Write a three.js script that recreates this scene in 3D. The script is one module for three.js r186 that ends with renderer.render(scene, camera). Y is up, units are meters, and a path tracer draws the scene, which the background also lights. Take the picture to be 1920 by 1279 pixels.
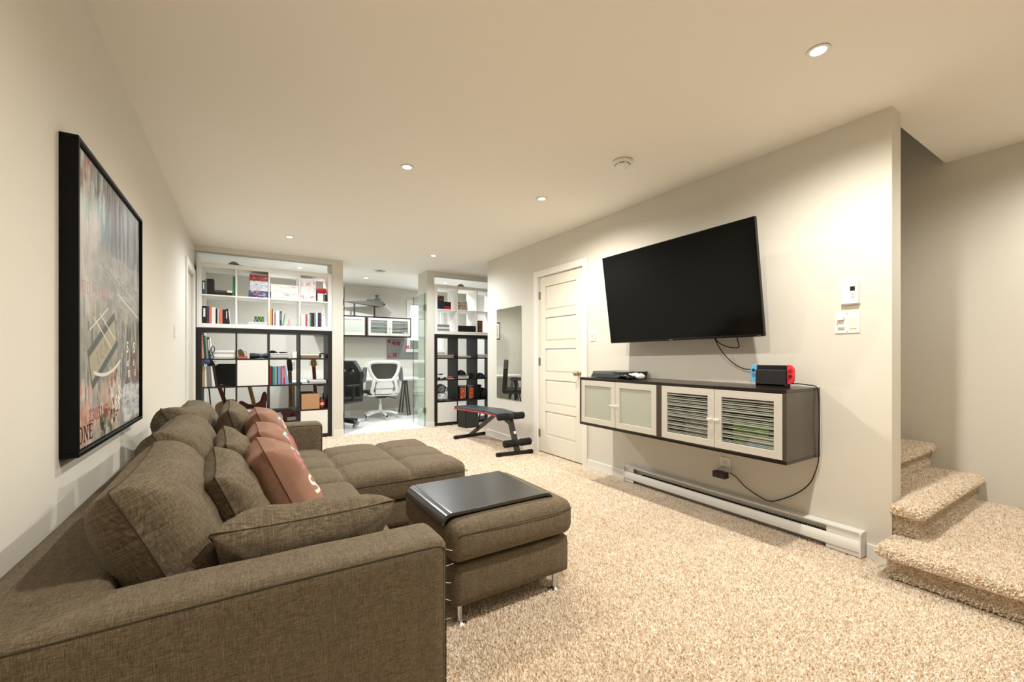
import * as THREE from 'three';
import { RoundedBoxGeometry } from 'three/addons/geometries/RoundedBoxGeometry.js';
import { mergeGeometries, mergeVertices } from 'three/addons/utils/BufferGeometryUtils.js';
import { ImprovedNoise } from 'three/addons/math/ImprovedNoise.js';

// ------------------------------------------------------------------ camera, sky, exposure
const scene = new THREE.Scene();
const W = 1920, H = 1279, FOCAL = 796;
const camera = new THREE.PerspectiveCamera(2 * Math.atan(H / 2 / FOCAL) * 180 / Math.PI, W / H, 0.05, 60);
camera.position.set(0, 1.12, 0);
camera.rotation.y = -Math.atan(503 / FOCAL);
camera.setViewOffset(W, H, 0, -27.5, W, H);
scene.background = new THREE.Color().setRGB(2.6, 2.9, 3.2);
const renderer = new THREE.WebGLRenderer({ antialias: true });
renderer.toneMapping = THREE.LinearToneMapping;
renderer.toneMappingExposure = 1.48;
renderer.shadowMap.enabled = true;
const WARM = new THREE.Color().setRGB(1, 0.945, 0.85), COOL = new THREE.Color().setRGB(0.9, 0.955, 1);
const LAMP_CANDELA = 6.0;

// ------------------------------------------------------------------ helpers: names, things, parts
let seed = 7;
const rnd = () => { seed = (seed + 0x6D2B79F5) | 0; let t = Math.imul(seed ^ (seed >>> 15), 1 | seed); t = (t + Math.imul(t ^ (t >>> 7), 61 | t)) ^ t; return ((t ^ (t >>> 14)) >>> 0) / 4294967296; };
const rr = (a, b) => a + (b - a) * rnd();
const noise = new ImprovedNoise();
const used = {};
function numbered(n) { n = n.replace(/_\d{3}$/, ''); if (!(n in used)) { used[n] = 0; return n; } return `${n}_${String(++used[n]).padStart(3, '0')}`; }
function tag(o, label, category, group) { o.userData.label = label; o.userData.category = category; if (group) o.userData.group = group; return o; }
function shade(m) { m.castShadow = true; m.receiveShadow = true; return m; }
// positions are written (x, height, depth); depth runs away from the camera, so z = -depth
function thing(name, label, category, [x, y, d] = [0, 0, 0], turn = 0, group) {
  const o = new THREE.Group(); o.name = numbered(name); o.position.set(x, y, -d); o.rotation.y = turn; scene.add(o);
  return tag(o, label, category, group);
}
function join(g) { return Array.isArray(g) ? (g.length === 1 ? g[0] : mergeGeometries(g.map(flat))) : g; }
function flat(g) { const f = g.index ? g.toNonIndexed() : g.clone(); for (const k of Object.keys(f.attributes)) if (!['position', 'normal', 'uv'].includes(k)) f.deleteAttribute(k); if (!f.attributes.uv) f.setAttribute('uv', new THREE.BufferAttribute(new Float32Array(f.attributes.position.count * 2), 2)); f.morphAttributes = {}; return f; }
// part whose geometry is given in the parent's own coordinates
function lp(name, g, m, parent, label) { const o = shade(new THREE.Mesh(join(g), m)); o.name = name; parent.add(o); if (label) o.userData.label = label; return o; }
// part whose geometry is given in room coordinates
function wp(name, g, m, parent, label) { g = join(g); parent.updateWorldMatrix(true, false); g.applyMatrix4(parent.matrixWorld.clone().invert()); return lp(name, g, m, parent, label); }
function struct(name, g, m) { const o = shade(new THREE.Mesh(join(g), m)); o.name = name; o.userData.kind = 'structure'; scene.add(o); return o; }

// ------------------------------------------------------------------ helpers: geometry
// texture coordinates in metres, each triangle mapped along its main axis
function boxUV(g) {
  g = g.index ? g.toNonIndexed() : g;
  const p = g.attributes.position, uv = new Float32Array(p.count * 2), a = new THREE.Vector3(), b = new THREE.Vector3(), c = new THREE.Vector3();
  for (let i = 0; i < p.count; i += 3) {
    a.fromBufferAttribute(p, i); b.fromBufferAttribute(p, i + 1); c.fromBufferAttribute(p, i + 2);
    const n = b.clone().sub(a).cross(c.clone().sub(a)), ax = Math.abs(n.x), ay = Math.abs(n.y), az = Math.abs(n.z);
    [a, b, c].forEach((q, k) => {
      const u = ay >= ax && ay >= az ? [q.x, q.z] : ax >= az ? [q.z, q.y] : [q.x, q.y];
      uv[(i + k) * 2] = u[0]; uv[(i + k) * 2 + 1] = u[1];
    });
  }
  g.setAttribute('uv', new THREE.BufferAttribute(uv, 2));
  return g;
}
function box(x0, x1, y0, y1, d0, d1, r = 0) {
  const w = Math.abs(x1 - x0), h = Math.abs(y1 - y0), l = Math.abs(d1 - d0);
  const g = r > 0 ? new RoundedBoxGeometry(w, h, l, 2, Math.min(r, w / 2.01, h / 2.01, l / 2.01)) : new THREE.BoxGeometry(w, h, l);
  g.translate((x0 + x1) / 2, (y0 + y1) / 2, -(d0 + d1) / 2);
  return boxUV(g);
}
// box centred on the origin in its own frame
function cbox(w, h, l, r = 0, x = 0, y = 0, z = 0) { const g = r > 0 ? new RoundedBoxGeometry(w, h, l, 2, Math.min(r, w / 2.01, h / 2.01, l / 2.01)) : new THREE.BoxGeometry(w, h, l); g.translate(x, y, z); return boxUV(g); }
// finely divided rounded box for upholstery; fn(v, n) moves a vertex in place
function softBox(x0, x1, y0, y1, d0, d1, r, step, fn) {
  const w = x1 - x0, h = y1 - y0, l = d1 - d0, cx = (x0 + x1) / 2, cy = (y0 + y1) / 2, cz = -(d0 + d1) / 2;
  const b = new THREE.BoxGeometry(w, h, l, Math.ceil(w / step), Math.ceil(h / step), Math.ceil(l / step));
  b.deleteAttribute('uv'); b.deleteAttribute('normal');
  const g = mergeVertices(b, 1e-5), p = g.attributes.position, v = new THREE.Vector3(), q = new THREE.Vector3(), n = new THREE.Vector3();
  for (let i = 0; i < p.count; i++) {
    v.fromBufferAttribute(p, i);
    q.set(THREE.MathUtils.clamp(v.x, -w / 2 + r, w / 2 - r), THREE.MathUtils.clamp(v.y, -h / 2 + r, h / 2 - r), THREE.MathUtils.clamp(v.z, -l / 2 + r, l / 2 - r));
    n.copy(v).sub(q); const len = n.length(); if (len > 1e-9) { n.multiplyScalar(1 / len); v.copy(q).addScaledVector(n, r); } else n.set(0, 0, 0);
    v.x += cx; v.y += cy; v.z += cz;
    if (fn) fn(v, n);
    p.setXYZ(i, v.x, v.y, v.z);
  }
  g.computeVertexNormals();
  return boxUV(g);
}
const V = (x, y, d) => new THREE.Vector3(x, y, -d);
function tube(pts, r, seg = 24, rad = 6, closed = false) { return new THREE.TubeGeometry(new THREE.CatmullRomCurve3(pts.map((p) => (p.isVector3 ? p : V(...p))), closed, 'catmullrom', 0.5), seg, r, rad, closed); }
function rod(a, b, r0, r1 = r0, seg = 12) {
  const A = a.isVector3 ? a : V(...a), B = b.isVector3 ? b : V(...b), d = B.clone().sub(A), g = new THREE.CylinderGeometry(r1, r0, d.length(), seg);
  g.applyQuaternion(new THREE.Quaternion().setFromUnitVectors(new THREE.Vector3(0, 1, 0), d.clone().normalize()));
  const m = A.add(B).multiplyScalar(0.5); g.translate(m.x, m.y, m.z); return g;
}
// square bar between two points, edges rounded
function bar(a, b, w, t, r = 0.004) {
  const A = V(...a), B = V(...b), d = B.clone().sub(A), g = new RoundedBoxGeometry(w, d.length(), t, 2, r);
  const y = d.clone().normalize(), x = new THREE.Vector3(1, 0, 0).addScaledVector(y, -y.x).normalize();
  if (x.lengthSq() < 0.5) x.set(0, 0, 1);
  const z = x.clone().cross(y); g.applyMatrix4(new THREE.Matrix4().makeBasis(x, y, z));
  const m = A.add(B).multiplyScalar(0.5); g.translate(m.x, m.y, m.z); return boxUV(g);
}
function lathe(pts, seg = 24) { return new THREE.LatheGeometry(pts.map(([r, y]) => new THREE.Vector2(r, y)), seg); }
function extrude(pts, depth, bevel = 0.004, curved = false) {
  const s = new THREE.Shape();
  if (curved) s.setFromPoints(new THREE.SplineCurve([...pts, pts[0]].map(([x, y]) => new THREE.Vector2(x, y))).getPoints(pts.length * 5).slice(0, -1));
  else s.setFromPoints(pts.map(([x, y]) => new THREE.Vector2(x, y)));
  return new THREE.ExtrudeGeometry(s, { depth, bevelEnabled: bevel > 0, bevelSize: bevel, bevelThickness: bevel, bevelSegments: 2, steps: 1 });
}
function move(g, x, y, d) { g.translate(x, y, -d); return g; }

// ------------------------------------------------------------------ helpers: textures and materials
function canvasTex(w, h, draw, repeatX = 1, repeatY = 1, srgb = true) {
  const c = document.createElement('canvas'); c.width = w; c.height = h; draw(c.getContext('2d'), w, h);
  const t = new THREE.CanvasTexture(c); t.wrapS = t.wrapT = THREE.RepeatWrapping; t.repeat.set(repeatX, repeatY); if (srgb) t.colorSpace = THREE.SRGBColorSpace; return t;
}
const std = (hex, rough = 0.6, o = {}) => new THREE.MeshStandardMaterial({ color: hex, roughness: rough, ...o });
const phys = (hex, rough, o = {}) => new THREE.MeshPhysicalMaterial({ color: hex, roughness: rough, ...o });
// woven cloth with slubs along both threads; size metres per tile
function weave(base, dark, light, n, size) {
  const draw = (grey) => (c, w, h) => {
    c.fillStyle = grey ? '#808080' : base; c.fillRect(0, 0, w, h);
    for (let i = 0; i < n; i++) {
      const along = rnd() < 0.55, len = rr(6, 46), x = rr(0, w), y = rr(0, h), up = rnd() < 0.5;
      c.globalAlpha = rr(0.1, 0.55); c.fillStyle = grey ? (up ? '#d8d8d8' : '#202020') : (up ? light : dark);
      const lw = rr(0.7, 1.7);
      for (const ox of [0, -w]) for (const oy of [0, -h]) c.fillRect(x + ox, y + oy, along ? len : lw, along ? lw : len);
    }
    c.globalAlpha = 1;
  };
  const s = seed, map = canvasTex(512, 512, draw(false), 1 / size, 1 / size); seed = s;
  const bump = canvasTex(512, 512, draw(true), 1 / size, 1 / size, false);
  return new THREE.MeshPhysicalMaterial({ map, bumpMap: bump, bumpScale: 0.0012, roughness: 0.95, sheen: 0.25, sheenRoughness: 0.6, sheenColor: new THREE.Color(light) });
}
function carpetTex(base, specks, size, n) {
  return canvasTex(1024, 1024, (c, w, h) => {
    c.fillStyle = base; c.fillRect(0, 0, w, h);
    for (let i = 0; i < n; i++) {
      c.globalAlpha = rr(0.25, 0.9); c.fillStyle = specks[Math.floor(rnd() * specks.length)];
      const x = rr(0, w), y = rr(0, h), l = rr(3, 9), a = rr(0, 6.28);
      c.save(); c.translate(x, y); c.rotate(a); c.fillRect(-l / 2, -1.3, l, 2.6); c.restore();
    }
    c.globalAlpha = 1;
  }, 1 / size, 1 / size);
}
function woodTex(base, streak, n, size) {
  return canvasTex(512, 512, (c, w, h) => {
    c.fillStyle = base; c.fillRect(0, 0, w, h);
    for (let i = 0; i < n; i++) { c.globalAlpha = rr(0.05, 0.3); c.fillStyle = streak[i % streak.length]; c.fillRect(rr(-200, w), rr(0, h), rr(80, 420), rr(0.6, 2)); }
    c.globalAlpha = 1;
  }, 1 / size, 1 / size);
}
// printed cardboard: blotches of a palette
function printTex(bg, palette, n) {
  return canvasTex(128, 128, (c, w, h) => {
    c.fillStyle = bg; c.fillRect(0, 0, w, h);
    for (let i = 0; i < n; i++) {
      c.fillStyle = palette[i % palette.length]; c.globalAlpha = rr(0.4, 1); c.beginPath();
      const x = rr(0, w), y = rr(0, h); c.moveTo(x, y);
      for (let k = 0; k < 5; k++) c.lineTo(x + rr(-22, 22), y + rr(-16, 16));
      c.fill();
    }
    c.globalAlpha = 1;
  });
}

const M = {
  wall: std(0xdedacf, 0.85), ceil: std(0xf4f1e9, 0.9), trim: std(0xf0eee8, 0.45), cream: std(0xece7d9, 0.5),
  black: std(0x0b0a09, 0.5), blackGloss: phys(0x060606, 0.12), charcoal: std(0x1d1d1c, 0.6), white: std(0xefeeea, 0.45), paper: std(0xf1f0ec, 0.8),
  chrome: std(0xd8d8d8, 0.12, { metalness: 1 }), steel: std(0x9a9a96, 0.35, { metalness: 1 }), alu: std(0xd9d6cd, 0.42, { metalness: 0.35 }),
  espresso: std(0xffffff, 0.26, { map: woodTex('#1c120d', ['#2c1d15', '#0e0805'], 260, 0.5) }),
  espressoFace: std(0xffffff, 0.3, { map: woodTex('#4a4238', ['#564d42', '#3a332b'], 260, 0.5) }),
  shelfDark: std(0xffffff, 0.5, { map: woodTex('#17110d', ['#241a14', '#0c0806'], 220, 0.5) }),
  shelfWhite: std(0xf1efe8, 0.5), pane: phys(0xffffff, 0.02, { transmission: 1, thickness: 0, ior: 1.5 }),
  greenPane: phys(0xf6fbf8, 0.02, { transmission: 1, thickness: 0, ior: 1.5 }),
  frost: phys(0xdfe3d6, 0.55, { transmission: 0.5, thickness: 0 }),
  rubber: std(0x0c0c0c, 0.85), plastic: std(0x15151a, 0.4), kraft: std(0xb98d68, 0.8), grey: std(0x8b8a86, 0.6), lightGrey: std(0xbdbcb7, 0.6),
  red: std(0xb3202c, 0.5), orange: std(0xc8693a, 0.6), sofa: null,
};
M.sofa = weave('#695c49', '#2f2a21', '#978870', 11000, 0.22);
M.sofaSeam = std(0x3a3224, 0.9);
M.stitch = std(0x9a8e76, 0.9);
M.rose = weave('#96705e', '#7f5b4b', '#a9836f', 2600, 0.2);
M.roseSeam = std(0x6e4538, 0.9);
const carpetMap = carpetTex('#dcc9b0', ['#efe2cc', '#c4aa8a', '#e2d0b8', '#a88c6a', '#e9dac4', '#d4bd9f'], 0.9, 26000);
M.carpet = std(0xffffff, 1, { map: carpetMap, bumpMap: carpetMap, bumpScale: 0.006 });
M.officeFloor = std(0xf2f1ee, 0.35);

// ------------------------------------------------------------------ the setting
const TW = 2.917, LW = -0.5, CH = 2.45, RW = 4.09, BACK = 8.36, NEAR = -2.6, SH = 6.3;
struct('floor', [box(LW - 0.13, RW + 0.13, -0.1, 0, NEAR, SH)], M.carpet);
struct('floor_office', [box(LW - 0.13, RW + 0.13, -0.1, 0, SH, BACK + 0.13)], M.officeFloor);
struct('ceiling', [box(LW - 0.13, TW + 0.13, CH, CH + 0.25, NEAR, BACK + 0.13), box(TW + 0.13, RW + 0.13, CH, CH + 0.25, NEAR, 0.88), box(TW + 0.13, RW + 0.13, CH, CH + 0.25, 5.13, BACK + 0.13)], M.ceil);
struct('wall_left', [box(LW - 0.13, LW, 0, CH, NEAR, 5.46), box(LW - 0.13, LW, 0, CH, 6.2, BACK + 0.13), box(LW - 0.13, LW, 2.06, CH, 5.46, 6.2)], M.wall);
struct('wall_right', [box(TW, TW + 0.13, 0, CH, 0.83, 3.26), box(TW, TW + 0.13, 0, CH, 4.045, 5.13), box(TW, TW + 0.13, 2.04, CH, 3.26, 4.045), box(TW, RW, 0, CH, 5.13, 5.26)], M.wall);
struct('wall_stair', [box(RW, RW + 0.13, 0, 5, NEAR, BACK + 0.13), box(TW + 0.01, TW + 0.13, CH + 0.25, 5, 0.75, 5.26), box(TW + 0.13, RW, CH + 0.25, 5, 5.13, 5.26), box(TW + 0.13, RW, CH + 0.25, 5, 0.75, 0.88), box(TW, RW + 0.13, 5, 5.1, 0.75, 5.26)], M.wall);
struct('wall_back', [box(LW, 2.84, 0, CH, BACK, BACK + 0.13), box(3.5, RW, 0, CH, BACK, BACK + 0.13), box(2.84, 3.5, 0, 1.25, BACK, BACK + 0.13), box(2.84, 3.5, 2.19, CH, BACK, BACK + 0.13)], M.wall);
struct('wall_near', box(LW - 0.13, RW, 0, CH, NEAR - 0.13, NEAR), M.wall);
struct('pillar_left', box(1.035, 1.178, 0, CH, SH, SH + 0.4), M.wall);
struct('pillar_right', box(2.415, 2.535, 0, CH, SH, SH + 0.4), M.wall);
struct('header_left', box(LW, 1.035, 2.385, CH, SH, SH + 0.14), M.wall);
struct('header_right', box(2.535, RW, 2.385, CH, SH, SH + 0.14), M.wall);
const bb = (x0, x1, d0, d1) => box(x0, x1, 0.0, 0.085, d0, d1, 0.004);
struct('baseboard_right', [bb(TW - 0.014, TW, 0.83, 0.935), bb(TW - 0.014, TW, 2.66, 3.19), bb(TW - 0.014, TW, 4.115, 5.26)], M.trim);
struct('baseboard_left', [bb(LW, LW + 0.014, NEAR, 5.38), bb(LW, LW + 0.014, 6.27, BACK)], M.trim);
struct('baseboard_back', bb(LW, RW, BACK - 0.014, BACK), M.trim);
struct('baseboard_pillar_left', [bb(1.047, 1.19, SH - 0.012, SH), bb(1.178, 1.19, SH, SH + 0.4)], M.trim);
struct('baseboard_pillar_right', [bb(2.403, 2.535, SH - 0.012, SH), bb(2.403, 2.415, SH, SH + 0.4)], M.trim);
// window in the back wall
const win = struct('window_1', [box(2.77, 2.84, 1.19, 2.25, BACK - 0.02, BACK, 0.003), box(3.5, 3.57, 1.19, 2.25, BACK - 0.02, BACK, 0.003), box(2.84, 3.5, 2.19, 2.25, BACK - 0.02, BACK, 0.003), box(2.75, 3.59, 1.19, 1.25, BACK - 0.04, BACK, 0.003)], M.trim);
wp('window_sash', [box(2.84, 2.88, 1.25, 2.19, BACK + 0.06, BACK + 0.1), box(3.46, 3.5, 1.25, 2.19, BACK + 0.06, BACK + 0.1), box(2.88, 3.46, 1.25, 1.29, BACK + 0.06, BACK + 0.1), box(2.88, 3.46, 2.15, 2.19, BACK + 0.06, BACK + 0.1), box(3.155, 3.185, 1.29, 2.15, BACK + 0.06, BACK + 0.1)], M.trim, win);
wp('window_pane', box(2.88, 3.155, 1.29, 2.15, BACK + 0.078, BACK + 0.082), M.pane, win);
wp('window_pane', box(3.185, 3.46, 1.29, 2.15, BACK + 0.078, BACK + 0.082), M.pane, win);

// panelled door in the TV wall: five raised horizontal panels
{
  const d = struct('door_1', [box(TW + 0.03, TW + 0.05, 0.012, 2.03, 3.272, 4.033), box(TW + 0.012, TW + 0.03, 0.012, 2.03, 3.272, 3.385, 0.002), box(TW + 0.012, TW + 0.03, 0.012, 2.03, 3.92, 4.033, 0.002),
    ...[[0.012, 0.21], [0.485, 0.57], [0.845, 0.93], [1.2, 1.285], [1.555, 1.64], [1.915, 2.03]].map(([a, b]) => box(TW + 0.012, TW + 0.03, a, b, 3.385, 3.92, 0.002))], M.cream);
  for (let i = 0; i < 5; i++) {
    const y0 = [0.21, 0.57, 0.93, 1.285, 1.64][i], y1 = [0.485, 0.845, 1.2, 1.555, 1.915][i];
    const w = 3.92 - 3.385, h = y1 - y0, m = 0.022, g = new THREE.BufferGeometry(), q = [];
    const A = [[0, 0], [w, 0], [w, h], [0, h]], B = [[m, m], [w - m, m], [w - m, h - m], [m, h - m]];
    const P = (c, x) => [x, y0 + c[1], -(3.385 + c[0])];
    for (let k = 0; k < 4; k++) { const n = (k + 1) % 4; for (const t of [[P(A[k], TW + 0.03), P(A[n], TW + 0.03), P(B[n], TW + 0.017)], [P(A[k], TW + 0.03), P(B[n], TW + 0.017), P(B[k], TW + 0.017)]]) q.push(...t.flat()); }
    for (const t of [[0, 1, 2], [0, 2, 3]]) for (const k of t) q.push(...P(B[k], TW + 0.017));
    g.setAttribute('position', new THREE.Float32BufferAttribute(q, 3)); g.computeVertexNormals();
    wp('door_panel', boxUV(g), M.cream, d);
  }
  const kn = wp('door_knob', (() => { const g = lathe([[0, 0.07], [0.018, 0.068], [0.027, 0.056], [0.027, 0.046], [0.014, 0.034], [0.01, 0.02], [0.01, 0.006], [0.03, 0.004], [0.031, 0]], 20); g.rotateZ(Math.PI / 2); return move(g, TW + 0.012, 0.935, 3.335); })(), std(0xb9a98a, 0.25, { metalness: 1 }), d);
  for (const y of [0.22, 1.05, 1.82]) wp('door_hinge', [rod([TW + 0.008, y - 0.045, 4.038], [TW + 0.008, y + 0.045, 4.038], 0.006), box(TW + 0.009, TW + 0.012, y - 0.045, y + 0.045, 4.01, 4.036)], M.steel, d);
  struct('trim_1', [box(TW - 0.016, TW + 0.002, 0, 2.105, 3.19, 3.262, 0.003), box(TW - 0.016, TW + 0.002, 0, 2.105, 4.043, 4.115, 0.003), box(TW - 0.016, TW + 0.002, 2.035, 2.105, 3.262, 4.043, 0.003)], M.trim);
  struct('door_jamb_1', [box(TW + 0.002, TW + 0.12, 0, 2.04, 3.26, 3.268), box(TW + 0.002, TW + 0.12, 0, 2.04, 4.037, 4.045), box(TW + 0.002, TW + 0.12, 2.033, 2.04, 3.268, 4.037), box(TW + 0.06, TW + 0.07, 0, 2.033, 3.268, 4.037)], M.trim);
}
// door at the far end of the left wall
struct('door_2', [box(LW - 0.05, LW - 0.02, 0.01, 2.05, 5.47, 6.19, 0.003), box(LW - 0.1, LW - 0.055, 0, 2.06, 5.461, 6.199)], M.cream);
struct('trim_2', [box(LW, LW + 0.018, 0, 2.13, 5.385, 5.46, 0.003), box(LW, LW + 0.018, 0, 2.13, 6.2, 6.275, 0.003), box(LW, LW + 0.018, 2.06, 2.13, 5.46, 6.2, 0.003)], M.trim);

// ------------------------------------------------------------------ lamps
const lensMat = (c) => std(0xffffff, 0.5, { emissive: c, emissiveIntensity: 9 });
const lensW = lensMat(WARM), lensC = lensMat(COOL);
function downlight(x, d, label, cool, power = 1) {
  const t = thing('ceiling_downlight', label, 'ceiling light', [x, CH, d], 0);
  lp('trim_ring', lathe([[0.029, -0.001], [0.031, -0.005], [0.042, -0.004], [0.045, 0], [0.029, 0]].map(([r, y]) => [r, y - 0.0005]), 32), M.white, t);
  const g = new THREE.CylinderGeometry(0.029, 0.029, 0.004, 24); g.translate(0, -0.0028, 0);
  const lens = lp('lens', g, cool ? lensC : lensW, t); lens.castShadow = false;
  const s = new THREE.SpotLight(cool ? COOL : WARM, LAMP_CANDELA * power, 0, 1.44, 0.45, 2);
  s.position.set(x, CH - 0.012, -d); s.target.position.set(x, 0, -d); s.castShadow = true; s.shadow.radius = 1.4; s.shadow.mapSize.set(1024, 1024);
  s.name = 'downlight_beam'; scene.add(s); scene.add(s.target);
}
downlight(2.115, 0.85, 'large bright round ceiling light nearest the stairs', false, 1.12);
downlight(0.972, 2.92, 'round ceiling light left of the smoke detector above the chaise', false, 0.9);
downlight(2.131, 2.9, 'round ceiling light in front of the panelled door', false, 1.15);
downlight(0.434, 5.34, 'round ceiling light in front of the left white bookcase', true);
downlight(2.129, 5.32, 'round ceiling light in front of the right pillar', true);
downlight(1.771, 7.46, 'small round ceiling light inside the office above the chair', true, 0.85);
downlight(0.715, 7.14, 'round ceiling light seen glowing over the top of the left bookcase', true, 0.85);
downlight(3.1, 7.2, 'ceiling light over the window side of the office', true, 0.85);
downlight(0.972, 0.85, 'ceiling light above the near end of the sofa', false, 0.9);
downlight(3.5, -0.1, 'ceiling light above the lowest stair landing', false, 0.85);
{
  const t = thing('smoke_detector', 'round white smoke detector on the ceiling', 'smoke detector', [2.189, CH, 2.05]);
  lp('housing', lathe([[0, -0.045], [0.03, -0.045], [0.046, -0.04], [0.05, -0.03], [0.05, -0.026], [0.062, -0.022], [0.066, -0.012], [0.066, -0.0005], [0, -0.0005]], 32), M.white, t);
  lp('vent_slots', [0, 1, 2, 3, 4, 5].map((i) => { const g = new THREE.TorusGeometry(0.0505, 0.0022, 6, 8, 0.8); g.rotateX(Math.PI / 2); g.rotateY(i * 1.047); g.translate(0, -0.028, 0); return g; }), M.charcoal, t);
  lp('indicator', (() => { const g = new THREE.SphereGeometry(0.004, 10, 8); g.translate(0.02, -0.0445, 0.01); return g; })(), M.charcoal, t);
  const v = thing('air_vent', 'round white air vent on the office ceiling', 'air vent', [1.8, CH, 6.7]);
  lp('rim', lathe([[0.075, -0.001], [0.078, -0.014], [0.1, -0.012], [0.108, -0.001]], 32), M.white, v);
  lp('disc', lathe([[0, -0.034], [0.055, -0.032], [0.066, -0.026], [0.05, -0.022], [0, -0.001]], 32), M.white, v);
}

// ------------------------------------------------------------------ sectional sofa
{
  const t = thing('sectional_sofa', 'long dark taupe fabric sectional sofa with tufted chaise along the left wall', 'sofa', [0, 0, 2.3]);
  const crown = (v, n) => { if (n.y > 0.3) v.y += 0.004 * noise.noise(v.x * 5, 1, v.z * 5); };
  wp('backrest', softBox(-0.485, -0.25, 0.09, 0.615, 1.22, 3.44, 0.035, 0.03, crown), M.sofa, t);
  const arm = (d0, d1, x1, front) => {
    const a = wp('armrest', softBox(-0.485, x1, 0.09, 0.62, d0, d1, 0.028, 0.02, (v, n) => { crown(v, n); v.y += 0.004 * Math.sin((v.x + 0.5) * 3) * (v.y > 0.4 ? 1 : 0); }), M.sofa, t);
    wp('seam', [tube([[-0.47, 0.6035, front], [-0.2, 0.6065, front], [0.0, 0.608, front], [0.2, 0.6075, front], [x1 - 0.05, 0.604, front], [x1 - 0.012, 0.594, front]], 0.0023, 60), tube([[x1 - 0.012, 0.594, front], [x1 - 0.0075, 0.57, front], [x1 - 0.0075, 0.4, front], [x1 - 0.0075, 0.1, front]], 0.002, 40)], M.sofaSeam, a);
  };
  arm(1.075, 1.24, 0.475, 1.0785); arm(3.43, 3.6, 0.5, 3.4335);
  for (const [y, l] of [[0.592, 0.02], [0.545, 0.026], [0.5, 0.012], [0.455, 0.012], [0.4, 0.014], [0.365, 0.022], [0.33, 0.018], [0.24, 0.016], [0.16, 0.02]]) { const s = rr(-0.012, 0.012); wp('loose_thread', tube([[0.466, y, 1.0765], [0.471 + l * 0.3, y + s * 0.4, 1.074], [0.473 + l * 0.55, y + s * 0.6, 1.073]], 0.0006, 6, 4), M.paper, t); }
  wp('base', [softBox(-0.25, 0.485, 0.09, 0.265, 1.24, 2.5, 0.02, 0.05), softBox(-0.25, 1.16, 0.09, 0.245, 2.53, 3.43, 0.02, 0.05)], M.sofa, t);
  // quilted seats: soft grooves cross the top, deeper where they meet
  const quilt = (xs, ds, top, x0, x1, d0, d1) => (v, n) => {
    if (v.y < top - 0.05) return;
    const d = -v.z; let dip = 0, mx = 1, md = 1;
    for (const x of xs) { const e = Math.abs(v.x - x); dip = Math.max(dip, Math.exp(-((e / 0.016) ** 2))); mx = Math.min(mx, e); }
    for (const q of ds) { const e = Math.abs(d - q); dip = Math.max(dip, Math.exp(-((e / 0.016) ** 2))); md = Math.min(md, e); }
    const u = (v.x - x0) / (x1 - x0), w = (d - d0) / (d1 - d0), puff = Math.max(0, Math.min(1, mx / 0.13)) * Math.max(0, Math.min(1, md / 0.13));
    v.y += 0.018 * Math.sqrt(Math.max(0, puff)) - 0.012 * dip - 0.022 * Math.exp(-((mx * mx + md * md) / 0.002)) + 0.022 * Math.max(0, 1 - (2 * u - 1) ** 4) * Math.max(0, 1 - (2 * w - 1) ** 4) - 0.012 + 0.004 * noise.noise(v.x * 7, 3, d * 7);
  };
  const stitches = (parent, xs, ds, x0, x1, d0, d1, fn, top) => {
    const lines = [], p = new THREE.Vector3(), up = new THREE.Vector3(0, 1, 0);
    const at = (x, d) => { p.set(x, top, -d); fn(p, up); return new THREE.Vector3(x, p.y + 0.0012, -d); };
    for (const x of xs) for (const o of [-0.006, 0.006]) { const pts = []; for (let k = 0; k <= 24; k++) pts.push(at(x + o, d0 + 0.05 + (d1 - d0 - 0.1) * k / 24)); lines.push(tube(pts, 0.0011, 60, 4)); }
    for (const d of ds) for (const o of [-0.006, 0.006]) { const pts = []; for (let k = 0; k <= 24; k++) pts.push(at(x0 + 0.05 + (x1 - x0 - 0.1) * k / 24, d + o)); lines.push(tube(pts, 0.0011, 60, 4)); }
    wp('stitching', lines, M.stitch, parent);
  };
  const xsA = [0.02], dsA = [1.62, 2.03], fA = quilt(xsA, dsA, 0.425, -0.25, 0.51, 1.25, 2.49);
  const s1 = wp('seat_cushion', softBox(-0.25, 0.51, 0.268, 0.425, 1.245, 2.485, 0.045, 0.014, fA), M.sofa, t);
  stitches(s1, xsA, dsA, -0.25, 0.51, 1.245, 2.485, fA, 0.425);
  const xsB = [0.1, 0.48, 0.86], dsB = [2.8, 3.12], fB = quilt(xsB, dsB, 0.43, -0.25, 1.24, 2.49, 3.43);
  const s2 = wp('chaise_cushion', softBox(-0.25, 1.235, 0.252, 0.43, 2.49, 3.427, 0.06, 0.014, fB), M.sofa, t);
  stitches(s2, xsB, dsB, -0.25, 1.235, 2.49, 3.427, fB, 0.43);
  wp('seam', tube([[-0.2, 0.372, 2.4895], [0.5, 0.372, 2.4885], [1.17, 0.372, 2.4885], [1.232, 0.372, 2.53], [1.2345, 0.372, 2.9], [1.233, 0.372, 3.37]], 0.0018, 70, 5), M.sofaSeam, s2);
  for (const [x, d] of [[1.1, 2.62], [1.1, 3.34], [0.4, 1.14], [0.4, 3.52], [-0.4, 1.14], [-0.4, 3.52]]) { const g = lathe([[0, 0], [0.03, 0], [0.03, 0.006], [0.011, 0.01], [0.011, 0.095], [0, 0.095]], 16); wp('leg', move(g, x, 0.0, d), M.chrome, t); }
}
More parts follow.
